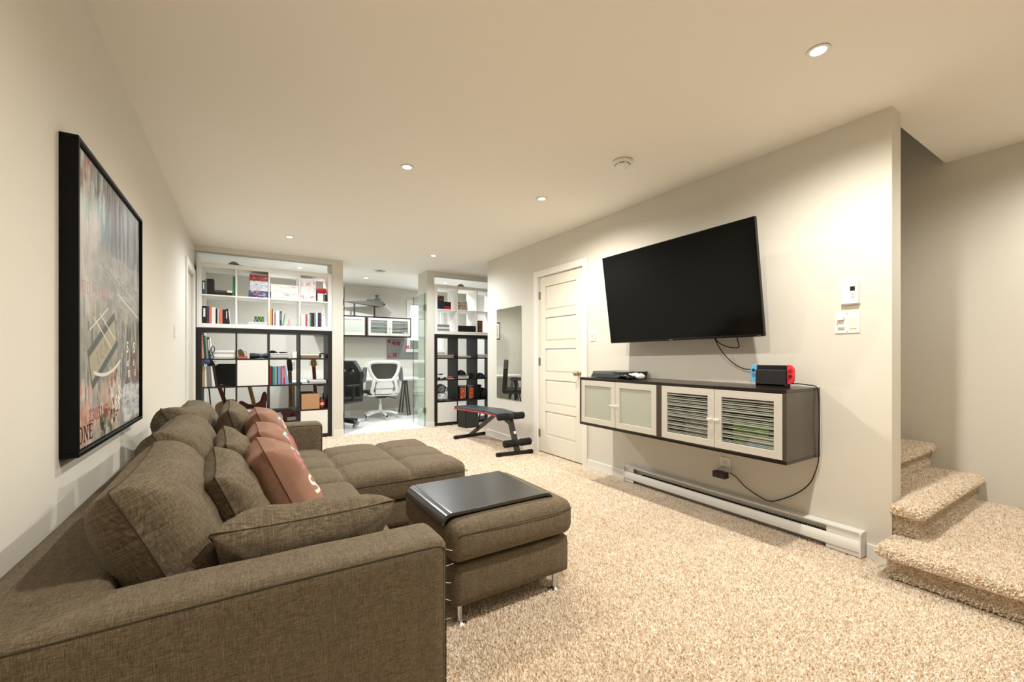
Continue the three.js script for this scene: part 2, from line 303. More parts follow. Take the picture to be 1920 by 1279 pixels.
// ------------------------------------------------------------------ ottoman and its bent tray
{
  const t = thing('ottoman', 'square taupe fabric ottoman on chrome feet beside the sofa arm', 'ottoman', [1.02, 0, 1.87]);
  wp('base', softBox(0.72, 1.318, 0.09, 0.262, 1.575, 2.15, 0.016, 0.04), M.sofa, t);
  const c = wp('cushion', softBox(0.7, 1.335, 0.272, 0.435, 1.55, 2.165, 0.05, 0.02, (v, n) => { const u = (v.x - 1.0175) / 0.3175, w = (-v.z - 1.857) / 0.3075; if (v.y > 0.38) v.y += 0.016 * (1 - u ** 4) * (1 - w ** 4); else v.y += 0; const b = Math.max(0, 1 - Math.abs((v.y - 0.35) / 0.07)); if (n.z > 0.7) v.z += 0.01 * b * (1 - u * u); if (n.x > 0.7) v.x += 0.01 * b * (1 - w * w); }), M.sofa, t);
  wp('seam', tube([[0.72, 0.395, 1.551], [1.0, 0.397, 1.541], [1.28, 0.395, 1.548], [1.33, 0.395, 1.6], [1.34, 0.397, 1.86], [1.334, 0.395, 2.1]], 0.0018, 60, 5), M.sofaSeam, c);
  for (const [x, d] of [[0.765, 1.62], [1.262, 1.62], [0.765, 2.11], [1.262, 2.11]]) { const g = lathe([[0, 0], [0.03, 0], [0.031, 0.006], [0.014, 0.011], [0.011, 0.02], [0.011, 0.094], [0, 0.094]], 20); wp('leg', move(g, x, 0, d), M.chrome, t); }
  const tr = thing('tray', 'black glossy bent wood tray lying across the ottoman', 'tray', [0.96, 0.453, 1.85]);
  const prof = [], th = 0.011, R = 0.05, x0 = 0.682, x1 = 1.262, top = 0.466;
  const outer = [], inner = [];
  for (let k = 0; k <= 10; k++) { const a = Math.PI * (1 - k / 20 * 0.92 - 0.04 * 1); outer.push([x0 + R + R * Math.cos(a), top - R + R * Math.sin(a)]); inner.push([x0 + R + (R - th) * Math.cos(a), top - R + (R - th) * Math.sin(a)]); }
  const mir = (l) => l.map(([x, y]) => [x1 + x0 - x, y]).reverse();
  prof.push(...outer, ...mir(outer), ...mir(inner).reverse().map((p) => p).reverse().reverse(), ...inner.slice().reverse());
  const lo = [...outer, ...mir(outer)], li = [...inner, ...mir(inner)].reverse();
  const g = extrude([...lo, ...li], 0.455, 0.0015); g.translate(0, 0, -2.075);
  M.tray = phys(0xffffff, 0.3, { map: woodTex('#17130f', ['#2b241c', '#0a0806', '#3a3128'], 500, 0.6), clearcoat: 0.4, clearcoatRoughness: 0.2 });
  wp('board', boxUV(g), M.tray, tr);
}
// ------------------------------------------------------------------ cushions
function pillowGeo(w, h, t, { n = 34, pinch = 0.07, p = 0.5, q = 4, wr = 1, sag = 0 } = {}, sd = 0) {
  const side = (s) => {
    const g = new THREE.PlaneGeometry(2, 2, n, n), a = g.attributes.position, uv = g.attributes.uv;
    for (let i = 0; i < a.count; i++) {
      let u = a.getX(i), v = a.getY(i); u = Math.sin(u * Math.PI / 2) * 0.6 + u * 0.4; v = Math.sin(v * Math.PI / 2) * 0.6 + v * 0.4;
      const [x, y, z] = pillowAt(u, v, s, w, h, t, pinch, p, q, wr, sag, sd);
      a.setXYZ(i, x, y, z); uv.setXY(i, x, y);
    }
    if (s < 0) { const ix = g.index; for (let k = 0; k < ix.count; k += 3) { const b = ix.getX(k); ix.setX(k, ix.getX(k + 2)); ix.setX(k + 2, b); } }
    g.computeVertexNormals(); return g;
  };
  return [side(1), side(-1)];
}
function pillowAt(u, v, s, w, h, t, pinch, p, q, wr, sag, sd) {
  const x = w / 2 * u * (1 - pinch * (1 - v * v)), y = h / 2 * v * (1 - pinch * (1 - u * u)) - sag * (1 - u * u) * (v > 0 ? v * v : 0);
  const m = Math.max(0, (1 - Math.abs(u) ** q) * (1 - Math.abs(v) ** q));
  let z = t / 2 * m ** p;
  // folds run from the corners, broad dents lie between
  const ang = Math.atan2(v - Math.sign(v) * 1.02, u - Math.sign(u) * 1.02), dc = Math.hypot(Math.abs(u) - 1, Math.abs(v) - 1);
  z += wr * Math.min(1, m * 3) * (0.006 * Math.sin(ang * 11 + sd * 3 + s) * Math.exp(-dc * 2.2) + 0.012 * noise.noise(u * 1.7 + sd * 9, v * 1.7, sd * 5 + s) + 0.004 * noise.noise(u * 5 + sd, v * 5, sd + s * 3));
  return [x, y, s * Math.max(0, z)];
}
function pillow(name, label, cat, at, turn, lean, roll, w, h, t, mat, seamMat, o = {}, group) {
  const g = thing(name, label, cat, at, 0, group); g.rotation.order = 'YXZ'; g.rotation.set(-lean, turn, roll);
  const sd = o.sd ?? rnd(), [f, b] = pillowGeo(w, h, t, o, sd);
  f.translate(0, h / 2, 0); b.translate(0, h / 2, 0);
  if (o.front) { lp('printed_front', f, o.front, g, 'front with applied letters'); lp('cover', b, mat, g); } else lp('cover', [f, b], mat, g);
  const pts = [], { pinch = 0.07, p = 0.5, q = 4, wr = 1, sag = 0 } = o;
  for (const [fx, fy] of [[(k) => -1 + 2 * k, () => -1], [() => 1, (k) => -1 + 2 * k], [(k) => 1 - 2 * k, () => 1], [() => -1, (k) => 1 - 2 * k]]) for (let k = 0; k < 8; k++) { const [x, y] = pillowAt(fx(k / 8), fy(k / 8), 1, w, h, t, pinch, p, q, wr, sag, sd); pts.push(new THREE.Vector3(x, y + h / 2, 0)); }
  lp('piping', tube(pts, 0.0018, 120, 5, true), seamMat, g);
  return g;
}
const R = (d) => d * Math.PI / 180;
const big = { p: 0.42, q: 5, pinch: 0.05 }, GB = 'large back cushions of the sofa';
pillow('back_cushion', 'large taupe back cushion nearest the sofa arm in the foreground', 'cushion', [-0.09, 0.43, 1.62], R(91), R(24), 0, 0.68, 0.42, 0.23, M.sofa, M.sofaSeam, { ...big, sd: 0.31 }, GB);
pillow('back_cushion', 'large taupe back cushion in the middle of the row by the wall', 'cushion', [-0.1, 0.43, 2.3], R(90), R(24), R(-1), 0.62, 0.44, 0.23, M.sofa, M.sofaSeam, { ...big, sd: 0.62 }, GB);
pillow('back_cushion', 'large taupe back cushion farthest along the wall, slumped in the corner', 'cushion', [-0.13, 0.44, 3.03], R(86), R(26), R(-2), 0.66, 0.45, 0.24, M.sofa, M.sofaSeam, { ...big, sd: 0.13, sag: 0.03 }, GB);
const GT = 'small taupe throw pillows';
pillow('throw_pillow', 'taupe throw pillow lying along the near sofa arm', 'pillow', [0.15, 0.435, 1.53], R(2), R(-44), R(-1), 0.47, 0.33, 0.18, M.sofa, M.sofaSeam, { sd: 0.44 }, GT);
pillow('throw_pillow', 'taupe throw pillow leaning on the nearest back cushion behind the arm pillow', 'pillow', [0.06, 0.43, 1.7], R(92), R(22), R(3), 0.4, 0.38, 0.16, M.sofa, M.sofaSeam, { sd: 0.77 }, GT);
pillow('throw_pillow', 'taupe throw pillow behind the middle pink pillow', 'pillow', [0.06, 0.43, 2.2], R(92), R(20), R(3), 0.4, 0.38, 0.16, M.sofa, M.sofaSeam, { sd: 0.25 }, GT);
pillow('throw_pillow', 'tallest taupe throw pillow standing behind the farthest pink pillow', 'pillow', [0.03, 0.44, 2.9], R(90), R(14), R(3), 0.42, 0.42, 0.17, M.sofa, M.sofaSeam, { sd: 0.91 }, GT);
const letters = (rows) => {
  const m = M.rose.clone();
  m.map = canvasTex(512, 512, (c, w, h) => {
    c.fillStyle = '#96705e'; c.fillRect(0, 0, w, h);
    for (let i = 0; i < 2200; i++) { c.globalAlpha = rr(0.08, 0.3); c.fillStyle = rnd() < 0.5 ? '#7f5b4b' : '#ab8570'; const a = rnd() < 0.5; c.fillRect(rr(0, w), rr(0, h), a ? 20 : 1.5, a ? 1.5 : 20); }
    c.globalAlpha = 1; c.textAlign = 'center'; c.textBaseline = 'middle';
    rows.forEach((row, j) => row.forEach(([ch, col, bg], i) => {
      const x = w * (0.09 + 0.82 * (i + 0.5) / row.length), y = h * (0.15 + 0.76 * (j + 0.5) / rows.length);
      if (bg) { c.fillStyle = bg; c.fillRect(x - 48, y - 52, 96, 104); }
      c.fillStyle = col; c.font = 'bold 124px sans-serif'; c.fillText(ch, x, y + 6);
    }));
  });
  m.map.repeat.set(1 / 0.43, 1 / 0.43); m.map.offset.set(0.5, 0.5);
  return m;
};
const GP = 'dusty pink pillows with applied letters';
const blue = '#b3d3d8', pink = '#cf6a80', gold = '#cbaa62', redl = '#b8424e', pale = '#e6ddd0';
pillow('letter_pillow', 'dusty pink letter pillow nearest the viewer with its plain brown back showing', 'pillow', [0.21, 0.43, 1.87], R(93), R(24), R(-3), 0.42, 0.39, 0.2, M.rose, M.roseSeam, { sd: 0.52, front: letters([[['9', pink], ['3', blue], ['A', gold]], [['S', pale], ['R', pink], ['5', blue]], [['B', blue], ['7', gold], ['C', pale]]]) }, GP);
pillow('letter_pillow', 'dusty pink letter pillow in the middle of three with a bright pink patch', 'pillow', [0.21, 0.43, 2.34], R(91), R(24), R(-2), 0.42, 0.39, 0.2, M.rose, M.roseSeam, { sd: 0.18, front: letters([[['P', blue], ['L', '#d3607c', '#d3607c'], ['7', gold]], [['O', blue], ['4', pink], ['D', pale]], [['K', pale], ['2', pink], ['E', blue]]]) }, GP);
pillow('letter_pillow', 'dusty pink letter pillow farthest back with blue and red letters', 'pillow', [0.21, 0.435, 2.8], R(91), R(22), R(-2), 0.43, 0.41, 0.2, M.rose, M.roseSeam, { sd: 0.83, front: letters([[['2', blue], ['S', blue], ['H', pale]], [['O', redl], ['D', redl], ['3', pink]], [['8', gold], ['6', gold], ['Z', blue]]]) }, GP);

// ------------------------------------------------------------------ painting on the left wall
{
  const x0 = LW + 0.001, y0 = 0.787, y1 = 1.838, d0 = 1.918, d1 = 2.95;
  const t = thing('framed_painting', 'large abstract collage painting in a deep black frame on the left wall', 'painting', [x0, y0, (d0 + d1) / 2]);
  const F = 0.014;
  wp('frame', [box(x0, x0 + 0.046, y0, y0 + F, d0, d1, 0.002), box(x0, x0 + 0.046, y1 - F, y1, d0, d1, 0.002), box(x0, x0 + 0.046, y0 + F, y1 - F, d0, d0 + F, 0.002), box(x0, x0 + 0.046, y0 + F, y1 - F, d1 - F, d1, 0.002), box(x0, x0 + 0.02, y0 + F, y1 - F, d0 + F, d1 - F)], phys(0x040404, 0.5, { specularIntensity: 0.4 }), t);
  const art = canvasTex(1024, 1024, (c, w, h) => {
    const fill = (x, y, a, b, col, al = 1) => { c.globalAlpha = al; c.fillStyle = col; c.fillRect(x * w, y * h, a * w, b * h); c.globalAlpha = 1; };
    fill(0, 0, 1, 1, '#8f8e8a');
    const stroke = (x0, x1, y0, y1, n, cols, lw, lh, al = 0.4) => { for (let i = 0; i < n; i++) { const k = rr(0.25, 1), bw = lw * k * w, bh = lh * rr(0.25, 1) * h, cx = rr(x0, x1) * w, cy = rr(y0, y1) * h; c.globalAlpha = rr(al * 0.25, al); c.fillStyle = cols[Math.floor(rnd() * cols.length)]; c.beginPath(); const m = 7, top = [], bot = []; for (let q = 0; q <= m; q++) { top.push([cx - bw / 2 + bw * q / m, cy - bh / 2 + bh * rr(-0.16, 0.16)]); bot.push([cx - bw / 2 + bw * q / m, cy + bh / 2 + bh * rr(-0.22, 0.22)]); } [...top, ...bot.reverse()].forEach(([x, y], q) => (q ? c.lineTo(x, y) : c.moveTo(x, y))); c.fill(); } c.globalAlpha = 1; };
    stroke(0, 1, 0, 0.4, 500, ['#7f8a92', '#a9adaf', '#6a7076', '#8f9aa4', '#84898c', '#9aa0a3'], 0.05, 0.24);
    stroke(0, 0.35, 0, 0.2, 150, ['#9fc3c2', '#7fb0b0', '#a86a58', '#6d989c', '#c9d6d0'], 0.05, 0.14, 0.75);
    stroke(0, 0.6, 0, 0.12, 80, ['#9a3f32', '#5e2f28', '#3f3a36', '#b96a58'], 0.025, 0.1, 0.75); stroke(0.35, 0.95, 0.02, 0.3, 60, ['#3f464c', '#566069', '#2f3438'], 0.03, 0.22, 0.45);
    stroke(0.6, 1, 0, 0.32, 70, ['#5d666f', '#c9cbc8', '#4b4f52', '#a8abac'], 0.05, 0.25);
    stroke(0, 0.3, 0.15, 0.55, 130, ['#c9c3b8', '#ddd8cf', '#bdb6b4', '#cfc6c0'], 0.06, 0.2, 0.5);
    stroke(0.2, 1, 0.28, 0.58, 380, ['#9b9a97', '#b3b1ad', '#85837f', '#a09d99', '#c0bdb8'], 0.16, 0.06);
    stroke(0.5, 1, 0.36, 0.46, 60, ['#4f4c49', '#dedad3', '#6a645d'], 0.05, 0.006, 0.7);
    stroke(0, 1, 0.52, 0.82, 420, ['#8a8375', '#9a9080', '#aea38e', '#757268', '#bdb5a6', '#7d7d76', '#666a68'], 0.07, 0.12);
    stroke(0.62, 1, 0.55, 0.85, 150, ['#4d4f4e', '#5f5c55', '#3d403f', '#8f8577', '#aaa091'], 0.05, 0.12, 0.6);
    stroke(0, 0.6, 0.8, 1, 240, ['#cdb7a3', '#dcd4c6', '#bd8a78', '#c9ab98', '#e2dbd0', '#a8a79b'], 0.06, 0.07, 0.5);
    stroke(0, 0.16, 0.88, 1, 30, ['#b96a56', '#d09a86'], 0.06, 0.05, 0.6); stroke(0.1, 0.9, 0.56, 0.86, 90, ['#3f4240', '#2d3331', '#d9d3c6', '#544d44'], 0.02, 0.07, 0.6); stroke(0, 0.02, 0.55, 0.8, 20, ['#c9a440', '#2a2a20', '#e0c060'], 0.02, 0.05, 0.8);
    stroke(0.4, 0.6, 0.74, 0.97, 46, ['#b53a32', '#e3e0d8', '#8e2c28', '#dcd8cf'], 0.04, 0.03, 0.85);
    stroke(0.64, 1, 0.83, 0.98, 130, ['#cfd2d0', '#aab5bc', '#e2e1dc', '#93a2aa', '#dcdcd6'], 0.1, 0.04, 0.7);
    stroke(0.55, 0.72, 0.62, 0.9, 46, ['#5a76a0', '#b9a45a', '#3a3d40', '#d8d4ca'], 0.012, 0.09, 0.7);
    stroke(0.28, 0.5, 0.9, 1, 34, ['#22281f', '#3d4a35', '#5a6350'], 0.04, 0.04, 0.85);
    stroke(0.82, 0.97, 0.7, 0.82, 20, ['#a8443a', '#b9604c', '#5a2a28'], 0.025, 0.05, 0.7);
    // tilted lettered board, white brush strokes, stencils
    c.save(); c.translate(0.34 * w, 0.66 * h); c.rotate(-0.42); c.fillStyle = '#4f5550'; c.fillRect(-210, -78, 420, 156); c.fillStyle = '#a79e88'; c.fillRect(-200, -48, 400, 96); c.fillStyle = '#8d866f'; c.font = 'bold 70px sans-serif'; c.fillText('I C N', -110, 26); c.restore();
    c.strokeStyle = '#ded7c6'; c.lineWidth = 14; c.beginPath(); c.moveTo(0.2 * w, 0.75 * h); c.quadraticCurveTo(0.4 * w, 0.79 * h, 0.6 * w, 0.71 * h); c.stroke();
    c.lineWidth = 6; for (const [a, b, e, f] of [[0.2, 0.55, 0.45, 0.66], [0.28, 0.53, 0.5, 0.62], [0.15, 0.6, 0.4, 0.5]]) { c.beginPath(); c.moveTo(a * w, b * h); c.lineTo(e * w, f * h); c.stroke(); }
    c.strokeStyle = '#4a443e'; c.lineWidth = 3; for (let k = 0; k < 9; k++) { c.beginPath(); c.moveTo((0.3 + k * 0.07) * w, (0.335 + k * 0.012) * h); c.lineTo((0.36 + k * 0.07) * w, (0.35 + k * 0.012 + rr(-0.01, 0.01)) * h); c.stroke(); }
    c.strokeStyle = '#d9d5cd'; c.lineWidth = 7; c.beginPath(); c.moveTo(0.55 * w, 0.425 * h); c.lineTo(0.99 * w, 0.5 * h); c.stroke();
    c.fillStyle = '#b78f8e'; c.font = 'bold 62px serif'; c.fillText('DDD', 0.02 * w, 0.475 * h); c.fillStyle = '#b98886'; c.fillText('CITY', 0.26 * w, 0.475 * h);
    c.fillStyle = '#a8433a'; c.font = 'bold 66px serif'; c.fillText('2305195', 0.14 * w, 0.925 * h);
    c.fillStyle = '#1c1a18'; c.font = 'bold 78px serif'; c.fillText('ONE', 0.02 * w, 0.985 * h);
    c.fillStyle = '#ece8df'; c.font = 'bold 74px sans-serif'; c.fillText('S', 0.72 * w, 0.675 * h); c.fillText('S', 0.86 * w, 0.675 * h); c.font = 'bold 46px sans-serif'; c.fillText('at', 0.72 * w, 0.74 * h); c.fillText('d', 0.86 * w, 0.74 * h); c.fillText('13', 0.74 * w, 0.79 * h); c.fillText('6', 0.89 * w, 0.79 * h);
    c.font = 'bold 84px serif'; c.fillText('8', 0.56 * w, 0.88 * h); c.fillText('68', 0.5 * w, 0.92 * h); c.fillStyle = '#2b2927'; c.font = '26px serif'; c.fillText('258', 0.5 * w, 0.555 * h); c.fillText('1', 0.6 * w, 0.5 * h); c.fillText('7', 0.8 * w, 0.52 * h);
    c.font = '20px serif'; c.fillText('1 0 4 1 8 5 2', 0.74 * w, 0.965 * h);
  });
  const g = new THREE.BoxGeometry(0.012, y1 - y0 - 2 * F - 0.008, d1 - d0 - 2 * F - 0.008); g.translate(x0 + 0.028, (y0 + y1) / 2, -(d0 + d1) / 2);
  wp('canvas', g, new THREE.MeshPhysicalMaterial({ map: art, roughness: 0.4, specularIntensity: 0.7 }), t);
}
// switch on the left wall
function switchPlate(label, x, face, y0, y1, d0, d1, rockers) {
  const t = thing('light_switch', label, 'light switch', [x, (y0 + y1) / 2, (d0 + d1) / 2]);
  wp('plate', box(x, x + face * 0.006, y0, y1, d0, d1, 0.0025), M.white, t);
  for (const [a, b, kind] of rockers) {
    const e0 = d1 + (d0 - d1) * a, e1 = d1 + (d0 - d1) * b, h = y1 - y0;   // a and b run from the far edge to the near one
    if (kind === 'timer') { wp('timer_dial', [box(x, x + face * 0.012, y0 + h * 0.27, y1 - h * 0.22, e0, e1, 0.002), box(x, x + face * 0.03, y0 + h * 0.62, y0 + h * 0.74, e0, e1, 0.003)], M.white, t); wp('slot', box(x + face * 0.006, x + face * 0.008, y0 + h * 0.17, y0 + h * 0.2, e0, e1), M.grey, t); }
    else { const k = wp('rocker', box(x, x + face * 0.009, y0 + h * 0.2, y1 - h * 0.2, e0, e1, 0.0015), M.cream, t); if (kind === 'toggle') wp('toggle', box(x, x + face * 0.022, y0 + h * 0.48, y0 + h * 0.6, e0 + (e1 - e0) * 0.3, e0 + (e1 - e0) * 0.7, 0.002), M.white, k); }
  }
  for (const y of [y0 + 0.01, y1 - 0.01]) wp('screw', (() => { const g = new THREE.CylinderGeometry(0.0025, 0.0025, 0.002, 8); g.rotateZ(Math.PI / 2); return move(g, x + face * 0.0066, y, (d0 + d1) / 2); })(), M.steel, t);
}
switchPlate('white light switch on the left wall before the far door', LW, 1, 1.275, 1.385, 4.56, 4.64, [[0.3, 0.7, '']]);
switchPlate('white light switch on the wall right of the panelled door', TW, -1, 1.262, 1.376, 3.085, 3.152, [[0.28, 0.72, 'toggle']]);
switchPlate('double switch plate with a timer under the thermostat', TW, -1, 1.248, 1.369, 0.967, 1.086, [[0.13, 0.4, 'timer'], [0.58, 0.87, '']]);
{
  const t = thing('thermostat', 'white wall thermostat with a small dark display near the stairs', 'thermostat', [TW, 1.41, 1.01]);
  wp('housing', [box(TW - 0.006, TW, 1.41, 1.542, 0.965, 1.055, 0.003), box(TW - 0.026, TW - 0.004, 1.412, 1.54, 0.968, 1.052, 0.006)], M.white, t);
  wp('display', box(TW - 0.0275, TW - 0.025, 1.485, 1.51, 0.983, 1.006, 0.001), std(0x232a1a, 0.2), t);
  for (const y of [1.466, 1.45]) wp('button', box(TW - 0.028, TW - 0.025, y - 0.004, y + 0.004, 0.988, 1.0, 0.001), M.lightGrey, t);
}

// ------------------------------------------------------------------ television on its wall arm
{
  const w = 1.3, h = 0.746;
  const t = thing('television', 'large black flat television tilted down from the right wall', 'television', [2.703, 1.605, 2.058]);
  t.rotation.order = 'YXZ'; t.rotation.set(0.136, -Math.PI / 2 + 0.011, 0.01);
  lp('casing', [cbox(w, h, 0.024, 0.004, 0, 0, -0.013), cbox(w * 0.7, h * 0.62, 0.05, 0.02, 0, -0.04, -0.045)], std(0x0a0a0a, 0.45), t);
  lp('screen', cbox(w - 0.012, h - 0.022, 0.002, 0, 0, 0.005, 0), phys(0x020302, 0.12, { specularIntensity: 0.45 }), t);
  lp('bezel', [cbox(w, 0.014, 0.006, 0.001, 0, -h / 2 + 0.007, 0), cbox(w, 0.004, 0.006, 0.001, 0, h / 2 - 0.002, 0), cbox(0.004, h, 0.006, 0.001, -w / 2 + 0.002, 0, 0), cbox(0.004, h, 0.006, 0.001, w / 2 - 0.002, 0, 0)], std(0x141312, 0.3, { metalness: 0.5 }), t);
  lp('badge', cbox(0.034, 0.005, 0.001, 0, -0.03, -h / 2 + 0.007, 0.0034), M.steel, t); lp('badge', cbox(0.022, 0.004, 0.001, 0, w / 2 - 0.03, -h / 2 + 0.007, 0.0034), M.steel, t);
  const plate = wp('wall_mount', [box(TW - 0.012, TW, 1.4, 1.78, 1.85, 2.25, 0.002), rod([TW - 0.01, 1.6, 2.0], [2.77, 1.6, 2.06], 0.018), box(2.755, 2.775, 1.42, 1.72, 1.9, 2.2, 0.003)], M.charcoal, t);
}
// ------------------------------------------------------------------ wall cabinets under the television
// local frame: width along x, back at z = 0, doors facing +z
function wallCabinet(label, at, turn, w, h, dep, glass, group) {
  const t = thing('wall_cabinet', label, 'cabinet', at, turn, group), T = 0.019, X = w / 2;
  const b = (x0, x1, y0, y1, z0, z1, r) => box(x0, x1, y0, y1, -z0, -z1, r);
  lp('top_panel', b(-X, X, h - T, h, 0, dep, 0.0015), M.espresso, t);
  lp('bottom_panel', b(-X, X, 0, T, 0, dep, 0.0015), M.espresso, t);
  for (const s of [-1, 1]) lp('side_panel', b(s * X, s * (X - T), T, h - T, 0, dep - 0.0005, 0.001), M.espressoFace, t);
  lp('back_panel', b(-X + T, X - T, T, h - T, 0.002, 0.008), M.espresso, t);
  const q = 0.045, z0 = dep - 0.02, z1 = dep - 0.001, ya = T + 0.004, yb = h - T - 0.004;
  for (const s of [-1, 1]) {
    const xi = s * 0.0015, xo = s * (X - T - 0.003), xa = Math.min(xi, xo), xb = Math.max(xi, xo);
    const door = lp('door', [b(xa, xb, ya, ya + q, z0, z1, 0.0015), b(xa, xb, yb - q, yb, z0, z1, 0.0015), b(xa, xa + q, ya + q, yb - q, z0, z1, 0.0015), b(xb - q, xb, ya + q, yb - q, z0, z1, 0.0015)], M.alu, t);
    lp('glass_pane', b(xa + q, xb - q, ya + q, yb - q, z1 - 0.011, z1 - 0.007), glass === 'frost' ? M.frost : M.pane, door);
    if (glass !== 'frost') {
      const st = []; let y = ya + q + 0.006; const hs = [5, 3, 8, 4, 12, 4, 6, 3, 10, 5, 7, 3, 9, 4, 11, 5, 6, 4, 8, 3, 9, 5, 7, 4];
      for (let k = 0; y < yb - q - 0.006; k++) { const hh = hs[k % hs.length] * 0.0009; if (y + hh < yb - q) st.push(b(xa + q, xb - q, y, y + hh, z1 - 0.007, z1 - 0.006)); y += hh + hs[(k * 5 + 3) % hs.length] * 0.0012; }
      lp('printed_stripes', st, M.stripe, door).userData.kind = 'stuff';
    }
    const hx = s * 0.024, hy = (ya + yb) / 2 - 0.005;
    lp('handle', [rod([hx, hy, -z1], [hx, hy, -z1 - 0.02], 0.004), rod([hx - 0.014, hy, -z1 - 0.02], [hx + 0.014, hy, -z1 - 0.02], 0.006)], M.white, door);
  }
}
M.stripe = std(0xa2a89e, 0.4);
wallCabinet('dark wall cabinet with two frosted glass doors beside the panelled door', [TW - 0.001, 0.517, 2.435], -Math.PI / 2, 0.846, 0.413, 0.401, 'frost', 'wall cabinets under the television');
wallCabinet('dark wall cabinet with two striped glass doors under the game dock', [TW - 0.001, 0.517, 1.5865], -Math.PI / 2, 0.846, 0.413, 0.401, 'stripe', 'wall cabinets under the television');
{ // what shows through the striped glass
  const by = 0.536;
  const b = (label, cat, x0, x1, y0, y1, d0, d1, m, m2) => { const t = thing(cat === 'case' ? 'game_case' : 'storage_box', label, cat, [(x0 + x1) / 2, by + y0, (d0 + d1) / 2]); wp('body', box(x0, x1, by + y0, by + y1, d0, d1, 0.002), m, t); if (m2) wp('lid', box(x0 - 0.002, x1 + 0.002, by + y1 - 0.02, by + y1 + 0.002, d0 - 0.002, d1 + 0.002, 0.002), m2, t); };
  b('green box behind the striped glass right of centre', 'box', 2.68, 2.86, 0, 0.17, 1.34, 1.56, std(0x7fae3a, 0.6), std(0x6a9630, 0.6));
  b('brown-grey box behind the left striped glass door', 'box', 2.66, 2.86, 0, 0.14, 1.66, 1.9, std(0x8a7f70, 0.7), std(0x786e60, 0.7));
  b('pale blue case, lowest of the stack behind the right striped door', 'case', 2.56, 2.69, 0, 0.03, 1.24, 1.4, std(0x9fb9d0, 0.4));
  b('white and blue case, middle of the stack behind the right striped door', 'case', 2.56, 2.69, 0.031, 0.06, 1.245, 1.405, std(0xd8dde0, 0.4), std(0x86a6c4, 0.4));
  b('tan case on top of the stack behind the right striped door', 'case', 2.57, 2.69, 0.063, 0.085, 1.25, 1.4, std(0xc9b79a, 0.5));
}
// ------------------------------------------------------------------ game dock, console, controller
{
  const y = 0.93;
  const t = thing('game_dock', 'black game console dock with one blue and one red controller', 'game console', [2.75, y, 1.352]);
  wp('dock', [box(2.72, 2.735, y, y + 0.105, 1.262, 1.44, 0.006), box(2.752, 2.778, y, y + 0.105, 1.262, 1.44, 0.006), box(2.72, 2.778, y, y + 0.02, 1.262, 1.44, 0.004)], std(0x141416, 0.55), t);
  wp('emblem', [box(2.7188, 2.7202, y + 0.052, y + 0.08, 1.354, 1.368, 0.0005), box(2.7188, 2.7202, y + 0.05, y + 0.082, 1.335, 1.349, 0.0005)], std(0x2a2a2d, 0.25), t);
  wp('tablet', box(2.737, 2.75, y + 0.022, y + 0.132, 1.264, 1.438, 0.003), std(0x101012, 0.25), t);
  const ctl = (nm, d0, d1, m, dark, flip) => {
    const r = 0.03, hh = 0.112, w = d1 - d0, pts = [];
    for (let k = 0; k <= 8; k++) { const a = Math.PI / 2 * k / 8; pts.push([w - r + r * Math.sin(a), hh - r + r * Math.cos(a)]); }
    for (let k = 0; k <= 8; k++) { const a = Math.PI / 2 * k / 8; pts.push([w - r + r * Math.cos(a), r - r * Math.sin(a)]); }
    const g = extrude([[0, 0], ...pts.reverse(), [0, hh]], 0.012, 0.002);
    // shape lies in (depth, height): turn it to face the room
    g.rotateY(flip ? Math.PI / 2 : -Math.PI / 2); g.translate(flip ? 2.736 : 2.75, y + 0.021, flip ? -d0 : -d1);
    const c = wp(nm, g, m, t);
    const dot = (dd, yy, rad, hgt = 0.004) => { const q = new THREE.CylinderGeometry(rad, rad, hgt, 12); q.rotateZ(Math.PI / 2); return move(q, 2.7335, y + yy, dd); };
    const mid = (d0 + d1) / 2;
    wp('thumb_stick', dot(mid, flip ? 0.1 : 0.068, 0.0085, 0.012), dark, c);
    const by = flip ? 0.068 : 0.1; for (const [a, b] of [[0.008, 0], [-0.008, 0], [0, 0.008], [0, -0.008]]) wp('button', dot(mid + a, y * 0 + by + b, 0.0032), dark, c);
  };
  ctl('blue_controller', 1.441, 1.475, std(0x5fb4e0, 0.45), std(0x0d1c3c, 0.5), true);
  ctl('red_controller', 1.227, 1.261, std(0xe8343f, 0.45), std(0x3a0a10, 0.5), false);
}
